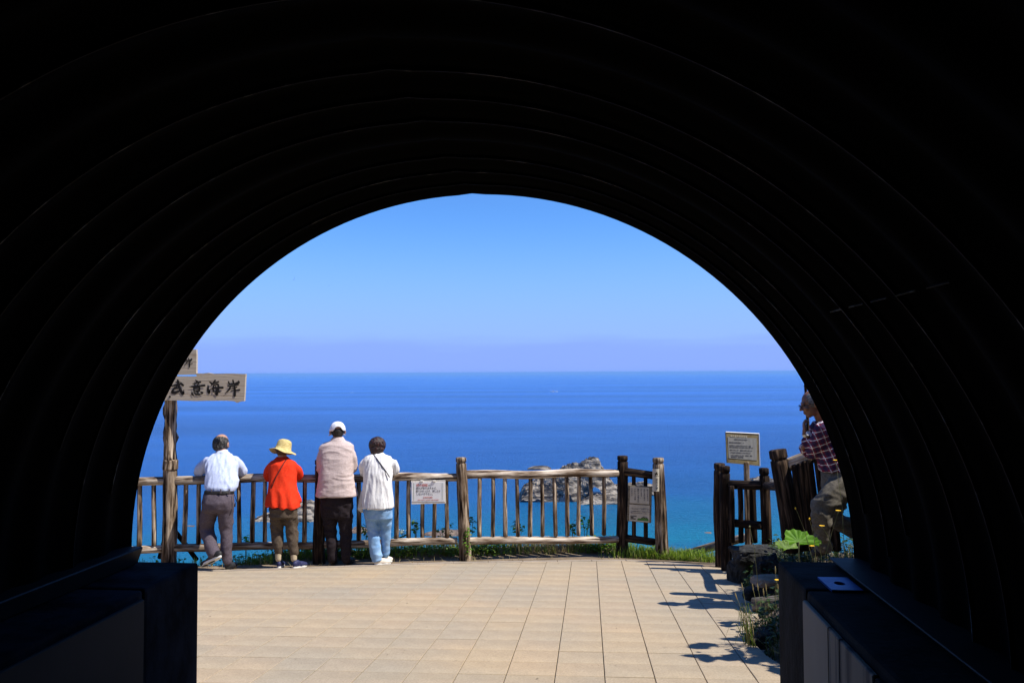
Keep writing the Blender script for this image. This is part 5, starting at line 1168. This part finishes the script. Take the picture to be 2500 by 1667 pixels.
# ------------------------------------------------------------------ vegetation
def blades(name, pts, h, w_, m, lab=None, lean=.5, parent=None):
    n = len(pts); pts = np.array(pts); hh = rng.uniform(h[0], h[1], n)*rng.uniform(.6, 1, n); a = rng.uniform(0, 2*np.pi, n); ln = rng.uniform(.1, lean, n)*hh
    ww = rng.uniform(w_[0], w_[1], n); d = np.stack([np.cos(a), np.sin(a), 0*a], 1); s = np.stack([-np.sin(a), np.cos(a), 0*a], 1)
    V = []; ts = (0, .4, .75, 1)
    for t_ in ts:
        c = pts+d*(ln*t_**2)[:, None]+np.array([0, 0, 1])*(hh*(t_-.25*t_**3*(ln/hh)))[:, None]
        wd = (ww*(1-t_*.55))[:, None]
        if t_ < 1: V += [c-s*wd, c+s*wd]
        else: V += [c]
    V = np.stack(V, 1); F = []; k = np.arange(n)*7
    q = [(0, 1, 3, 2), (2, 3, 5, 4)]; f = []
    for b in q: f += np.stack([k+i for i in b], 1).tolist()
    f += np.stack([k+4, k+5, k+6], 1).tolist()
    me = bpy.data.meshes.new(name); me.from_pydata(V.reshape(-1, 3).tolist(), [], f); me.update()
    o = link(name, me, m, parent)
    if not parent: tag(o, lab, None, None, 'stuff')
    return o
def leaflets(name, pts, size, m, lab=None, parent=None, flat=.6):
    """small folded leaves, two quads each"""
    v = []; f = []
    for p in pts:
        p = Vector(p); yaw = random.uniform(0, 6.28); pit = random.uniform(-.3, flat); s = random.uniform(*size); q = Matrix.Rotation(yaw, 3, 'Z') @ Matrix.Rotation(pit, 3, 'Y') @ Matrix.Rotation(random.uniform(-.4, .4), 3, 'X')
        L = [(0, 0, 0), (.5*s, 0, .04*s), (s, 0, -.05*s), (.35*s, .33*s, .12*s), (.75*s, .22*s, .04*s), (.35*s, -.33*s, .12*s), (.75*s, -.22*s, .04*s)]
        k = len(v); v += [p+q @ Vector(x) for x in L]
        f += [(k, k+1, k+3), (k+1, k+2, k+4, k+3), (k, k+5, k+1), (k+1, k+5, k+6, k+2)]
    o = link(name, pyd(name, v, f), m, parent)
    if not parent: tag(o, lab, kind='stuff')
    return o
def veg():
    G = []; Lf = []; Dr = []; Dr2 = []
    def dens(px):    # how thick the growth behind the fence is, by place along it
        return float(np.interp(px, [330, 430, 560, 600, 760, 800, 1000, 1130, 1520, 1700, 1760], [.25, .25, .12, .6, .9, 1, 1, 1, 1, .6, .2]))
    for _ in range(13000):
        px = random.uniform(330, 1760); x = (px-1250)/2000*10.1
        if random.random() > dens(px): continue
        e = edgeY(x); d = abs(random.gauss(0, .26 if -2.9 < x < 1.6 else .14)); y = e+(.13 if -2.9 < x < 1.6 else .02)+d
        z = terr(x, y)
        if d < .03 and random.random() < .6: continue
        k_ = mn.noise(Vector((x*2.2, y*2, 1)))+random.uniform(-.35, .35)
        (Dr2 if k_ > .33 else G if k_ > -.08 else Lf).append((x, y, z-.01))
    for _ in range(260):
        px = random.uniform(330, 1560); x = (px-1250)/2000*10.1; y = random.uniform(pavY(x)+.06, edgeY(x)); Dr.append((x, y, terr(x, y)))
    for _ in range(3300):     # tufts round the last fence post and across the gap
        px = random.gauss(1640, 55) if random.random() < .7 else random.uniform(1500, 1740); x = (px-1250)/2000*10.1; y = edgeY(x)-.12+random.uniform(-.12, .25); (G if random.random() < .75 else Dr).append((x, y, terr(x, y)))
    blades('grass', G, (.05, .19), (.0025, .006), GRASSM, 'green grass growing along the foot of the log fence')
    blades('dry_grass', Dr2, (.05, .2), (.002, .004), DRYG, 'yellowed grass mixed into the green behind the fence', lean=.9)
    blades('dry_grass', Dr, (.02, .10), (.0015, .003), DRYG, 'dry yellow grass stalks on the sandy strip before the fence', lean=1.6)
    leaflets('ground_cover', [(x, y, z+random.uniform(.01, .13)) for x, y, z in Lf], (.02, .06), LEAF, 'low leafy ground cover behind the log fence')
    # young leafy plants standing above the rim
    spots = [(1150, 10.45, .34, 'leafy green plant right of the middle fence post'), (1015, 10.42, .26, 'leafy plant below the left edge of the white warning sign'), (1268, 10.55, .33, 'spreading leafy plant between balusters right of the middle post'),
             (1398, 10.72, .25, 'thin leafy plant beneath the largest islet'), (1430, 10.75, .32, 'tall thin weed beneath the peak of the largest islet'), (1085, 10.42, .24, 'leafy plant under the right edge of the white warning sign'),
             (900, 10.3, .26, 'leafy plant between the man in the cap and the woman in white'), (600, 10.05, .20, 'small leafy plant between the man in blue and the woman in red')]
    for px, Y, h, lab in spots:
        b = at(px, 1300, Y); b.z = terr(b.x, min(Y, edgeY(b.x)+.35))-.02; b.y = min(Y, edgeY(b.x)+.35); top = .17+h
        t = empty('wild_plant', b, lab, 'plant', 'young plants along the seaward rim')
        bm = bmesh.new(); L = []
        for k in range(5):
            a = random.uniform(0, 6.28); r = random.uniform(.02, .10); p = [b, b+Vector((r*.4*math.cos(a), r*.4*math.sin(a), top*.5)), b+Vector((r*math.cos(a), r*math.sin(a), top*random.uniform(.75, 1)))]
            tube(bm, p, [.004, .003, .002], 5)
            for q in range(6): u = random.uniform(.3, 1); L.append(p[1]*(1-u)+p[2]*u)
            L.append(p[2]); L.append(p[2])
        link('stem', mesh('stem', bm), STEM, t); leaflets('leaf_spray', L, (.035, .075), LEAFB if random.random() < .4 else LEAF, parent=t)['kind'] = 'stuff'
    # pale hydrangea-like flower head
    b = at(980, 1330, 10.4); t = empty('flowering_plant', b, 'plant with a pale cream flower head beside the baluster left of the warning sign', 'plant'); bm = bmesh.new(); tube(bm, [Vector((b.x, b.y, -.1)), at(981, 1310, 10.4), at(982, 1302, 10.4)], .004, 5); link('stem', mesh('stem', bm), STEM, t)
    leaflets('flower_head', [at(982, 1298, 10.4)+Vector((random.gauss(0, .025), random.gauss(0, .025), random.gauss(0, .022))) for _ in range(70)], (.015, .03), mat('cream_petal', (.55, .60, .25), (.75, .75, .5), (40, 40, 40), .7, .1), parent=t)
    leaflets('leaf_spray', [at(980+random.gauss(0, 9), 1318+random.gauss(0, 6), 10.38) for _ in range(26)], (.04, .08), LEAF, parent=t)
    # thin twining vine on the middle post
    t = empty('vine', at(1143, 1355, 10.2), 'green vine creeping up the foot of the middle fence post', 'vine'); bm = bmesh.new(); P = [at(1140+3*math.sin(k*.9), 1352-7*k, 10.16) for k in range(10)]; tube(bm, P, .003, 5); link('stem', mesh('stem', bm), LEAF, t)
    leaflets('leaf_spray', [p+Vector((random.uniform(-.02, .03), -.01, 0)) for p in P for _ in range(4)], (.03, .055), LEAFB, parent=t)
    # ------------ right bank
    G = []; Lf = []; Dr = []
    for _ in range(6000):
        y = random.uniform(4.9, 9.5); x = rightX(y)+abs(random.gauss(0, .45))+.07
        if 6.3 < y < 7.35 and random.random() < .88: continue
        if mn.noise(Vector((x*2.5, y*2.5, 4))) < -.12: continue
        x = x; (G if random.random() < .6 else Lf).append((x, y, terr(x, y)))
    for _ in range(5000):
        y = random.uniform(4.6, 8.6); x = rightX(y)+random.uniform(.3, 2.6)
        if 6.3 < y < 7.35 and x < 3.2: continue
        x = x; (G if random.random() < .6 else Lf).append((x, y, terr(x, y)))
    blades('grass', G, (.06, .26), (.0025, .006), SHADEG, 'tall shade-toned grass on the bank right of the paving', lean=.9)
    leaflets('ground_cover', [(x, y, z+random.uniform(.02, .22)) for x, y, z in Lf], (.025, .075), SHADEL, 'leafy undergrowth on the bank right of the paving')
    # arching grass clump at the paving edge
    t = empty('grass_clump', g_at(1815, 1560), 'clump of long arching grass blades hanging over the right edge of the paving', 'grass clump')
    b = g_at(1826, 1575)
    for k in range(26):
        a = random.uniform(R(110), R(250)); r = random.uniform(.05, .16); h = random.uniform(.14, .32); bm = bmesh.new(); s = b+Vector((random.uniform(-.02, .05), random.uniform(-.06, .06), 0))
        P = []
        for i in range(8):
            u = i/7; P.append(s+Vector((math.cos(a)*r*u, math.sin(a)*r*u*.6, h*math.sin(math.pi*min(1, u*.95))*1.0 if k % 2 else h*(1-(1-u)**2))))
        tube(bm, P, [.0028*(1-.8*i/7) for i in range(8)], 4); link('blade', mesh('blade', bm), GRASSM if k % 3 else DRYG, t)
    # butterbur
    t = empty('butterbur', at(1955, 1350, 6.3), 'bright green fan shaped butterbur leaf glowing in the sun above the right footing', 'plant')
    c = at(1950, 1322, 6.3)
    def fan(cc, r, yaw, pit, name, m):
        v = [cc]; n = 28; f = []; F_ = Matrix.Rotation(yaw, 3, 'Z') @ Matrix.Rotation(pit, 3, 'X')
        for ring in (.5, 1.0):
            for k in range(n):
                a = R(-20)+R(220)*k/(n-1); rr = r*ring*(1+.05*math.sin(a*9)+.10*math.sin(a*3+1)) ; zz = .035*r/.11*math.sin(k*math.pi/1.75)*ring*.35+.02*ring
                v.append(cc+F_ @ Vector((rr*1.08*math.cos(a), rr*.95*math.sin(a), zz)))
        for k in range(n-1):
            f.append((0, 1+k, 2+k)); f.append((1+k, 1+n+k, 2+n+k, 2+k))
        return link(name, pyd(name, v, f), m, t, smooth=True)
    fan(c, .105, R(8), R(48), 'leaf', LEAFB); fan(c+Vector((.09, .05, -.03)), .08, R(-25), R(40), 'leaf', LEAFB); fan(c+Vector((-.05, .12, -.08)), .09, R(30), R(30), 'leaf', LEAF)
    bm = bmesh.new(); tube(bm, [c, c+Vector((.01, .02, -.16)), c+Vector((.02, .02, -.4))], .006, 6); link('stem', mesh('stem', bm), STEM, t)
    # hawkweed flowers, one thing each
    fl = [(1942, 1238, 1985, 1350, 'bud', 'yellow hawkweed bud left of the railing balusters'), (1976, 1264, 1992, 1350, 'bud', 'hooked yellow hawkweed bud right above the butterbur leaf'), (2007, 1284, 2040, 1340, 'open', 'open orange yellow hawkweed over the khaki knee'),
          (2047, 1247, 2010, 1352, 'open', 'small orange hawkweed over the khaki thigh'), (2002, 1325, 2010, 1360, 'bud', 'pale green hawkweed bud low beside the trouser leg'), (1982, 1333, 1990, 1365, 'open', 'lowest yellow hawkweed just above the footing'),
          (2040, 1124, 2062, 1350, 'open', 'topmost yellow hawkweed over the hem of the plaid shirt'), (1830, 1283, 1850, 1400, 'bud', 'pale hawkweed seed head left of the butterbur'), (1898, 1416, 1893, 1450, 'open', 'single yellow flower low beside the footing corner')]
    for i, (x, y, bx, by, kind, lab) in enumerate(fl):
        Y = 5.6 if y > 1230 else 5.4; h = at(x, y, Y); b = at(bx, by+20, Y+.1); t = empty('hawkweed', b, lab, 'flower', 'hawkweed flowers on the right bank')
        mid = (h+b)/2+Vector((random.uniform(-.02, .02), 0, .03)); bm = bmesh.new(); tube(bm, [b, mid, h], [.0022, .0018, .0016], 5); link('stem', mesh('stem', bm), STEM, t)
        if kind == 'open':
            v = []; f = []
            for k in range(34):
                a = k*2.4; r = .016+.004*random.random()-.006*(k > 22); w0 = .0028; d = Vector((math.cos(a), math.sin(a), .25)); s = Vector((-math.sin(a), math.cos(a), 0)); kk = len(v)
                v += [h, h+d*r*.5+s*w0, h+d*r+s*w0*.7, h+d*r-s*w0*.7, h+d*r*.5-s*w0]; f.append(tuple(range(kk, kk+5)))
            link('petal_head', pyd('petal_head', v, f), FLOW, t)
        blob('bud', [('ell', h-Vector((0, 0, .006)), (.0055, .0055, .009), None)], .0015, FLOW if kind == 'bud' and i < 2 else STEM, t)
    for i, (x, y) in enumerate(((1797, 1454), (1812, 1431), (1838, 1433), (1850, 1432), (1870, 1433), (1864, 1444), (1899, 1433), (1893, 1390))):
        Y = 6.6; h = at(x, y, Y); b = at(x+(1868-x)*.12+6, 1500+random.uniform(-10, 20), Y); pl = ['leftmost', 'second', 'third', 'fourth', 'sixth', 'fifth and shortest', 'seventh', 'topmost'][i]
        t = empty('plantain_stalk', b, pl+' plantain seed stalk counted from the left above the grey log step', 'plant stalk', 'plantain stalks by the log step')
        bm = bmesh.new(); tube(bm, [b, (b+h)/2+Vector((.006, 0, 0)), h], [.0018, .0015, .0015], 5); link('stem', mesh('stem', bm), STEM, t)
        bm = bmesh.new(); d = (h-b).normalized(); tube(bm, [h-d*.03, h-d*.015, h, h+d*.022, h+d*.03], [.002, .0045, .005, .0035, .001], 7); link('seed_head', mesh('seed_head', bm), DRYG, t)
    # large leaved shrub on the bank beside the tunnel mouth (its shadow falls on the paving)
    t = empty('knotweed_shrub', (2.85, 4.75, terr(2.85, 4.75)), 'broad leaved shrub on the bank hard against the right side of the tunnel mouth', 'shrub')
    bm = bmesh.new(); L = []
    for k in range(16):
        a = random.uniform(0, 6.28); b = Vector((2.85+random.uniform(-.15, .25), 5.0+random.uniform(-.3, .35), 0)); b.z = terr(b.x, b.y)-.05; e = b+Vector((math.cos(a)*.30, math.sin(a)*.32, random.uniform(.7, 1.25))); tube(bm, [b, (b+e)/2+Vector((0, 0, .12)), e], [.007, .005, .003], 6)
        for q in range(9): u = random.uniform(.35, 1); L.append(b*(1-u)+e*u+Vector((0, 0, .1*math.sin(u*3.14))))
    link('stem', mesh('stem', bm), STEM, t); leaflets('foliage', L, (.12, .22), LEAF, parent=t, flat=.5)['kind'] = 'stuff'
veg()

# bits of straw and grit on the paving
pts = []
for _ in range(170):
    q = Vector((random.uniform(-3.8, 2.2), random.uniform(4.6, 10), 0))
    if q.y < pavY(q.x)-.1 and q.x < rightX(q.y) and mn.noise(q*1.1) > -.05: pts.append((q.x, q.y, gz(q.y)+.003))
leaflets('leaf_litter', pts, (.006, .018), mat('litter', (.06, .045, .03), (.30, .24, .15), (60, 60, 60), .9, .1), 'scattered dry leaf crumbs on the paving', flat=0)

# ------------------------------------------------------------------ sea air
bm = bmesh.new(); box(bm, Vector((0, 30350, -27)), (122000, 61300, 70)); hz = link('haze', mesh('haze', bm))
m = bpy.data.materials.new('sea_haze'); m.use_nodes = True; nt = m.node_tree; nt.nodes.clear(); pv = N(nt, 'ShaderNodeVolumePrincipled'); ou = N(nt, 'ShaderNodeOutputMaterial')
pv.inputs['Color'].default_value = (.26, .54, 1, 1); pv.inputs['Density'].default_value = 8e-5; pv.inputs['Anisotropy'].default_value = 0; nt.links.new(pv.outputs[0], ou.inputs['Volume']); hz.data.materials.append(m); tag(hz, kind='stuff')
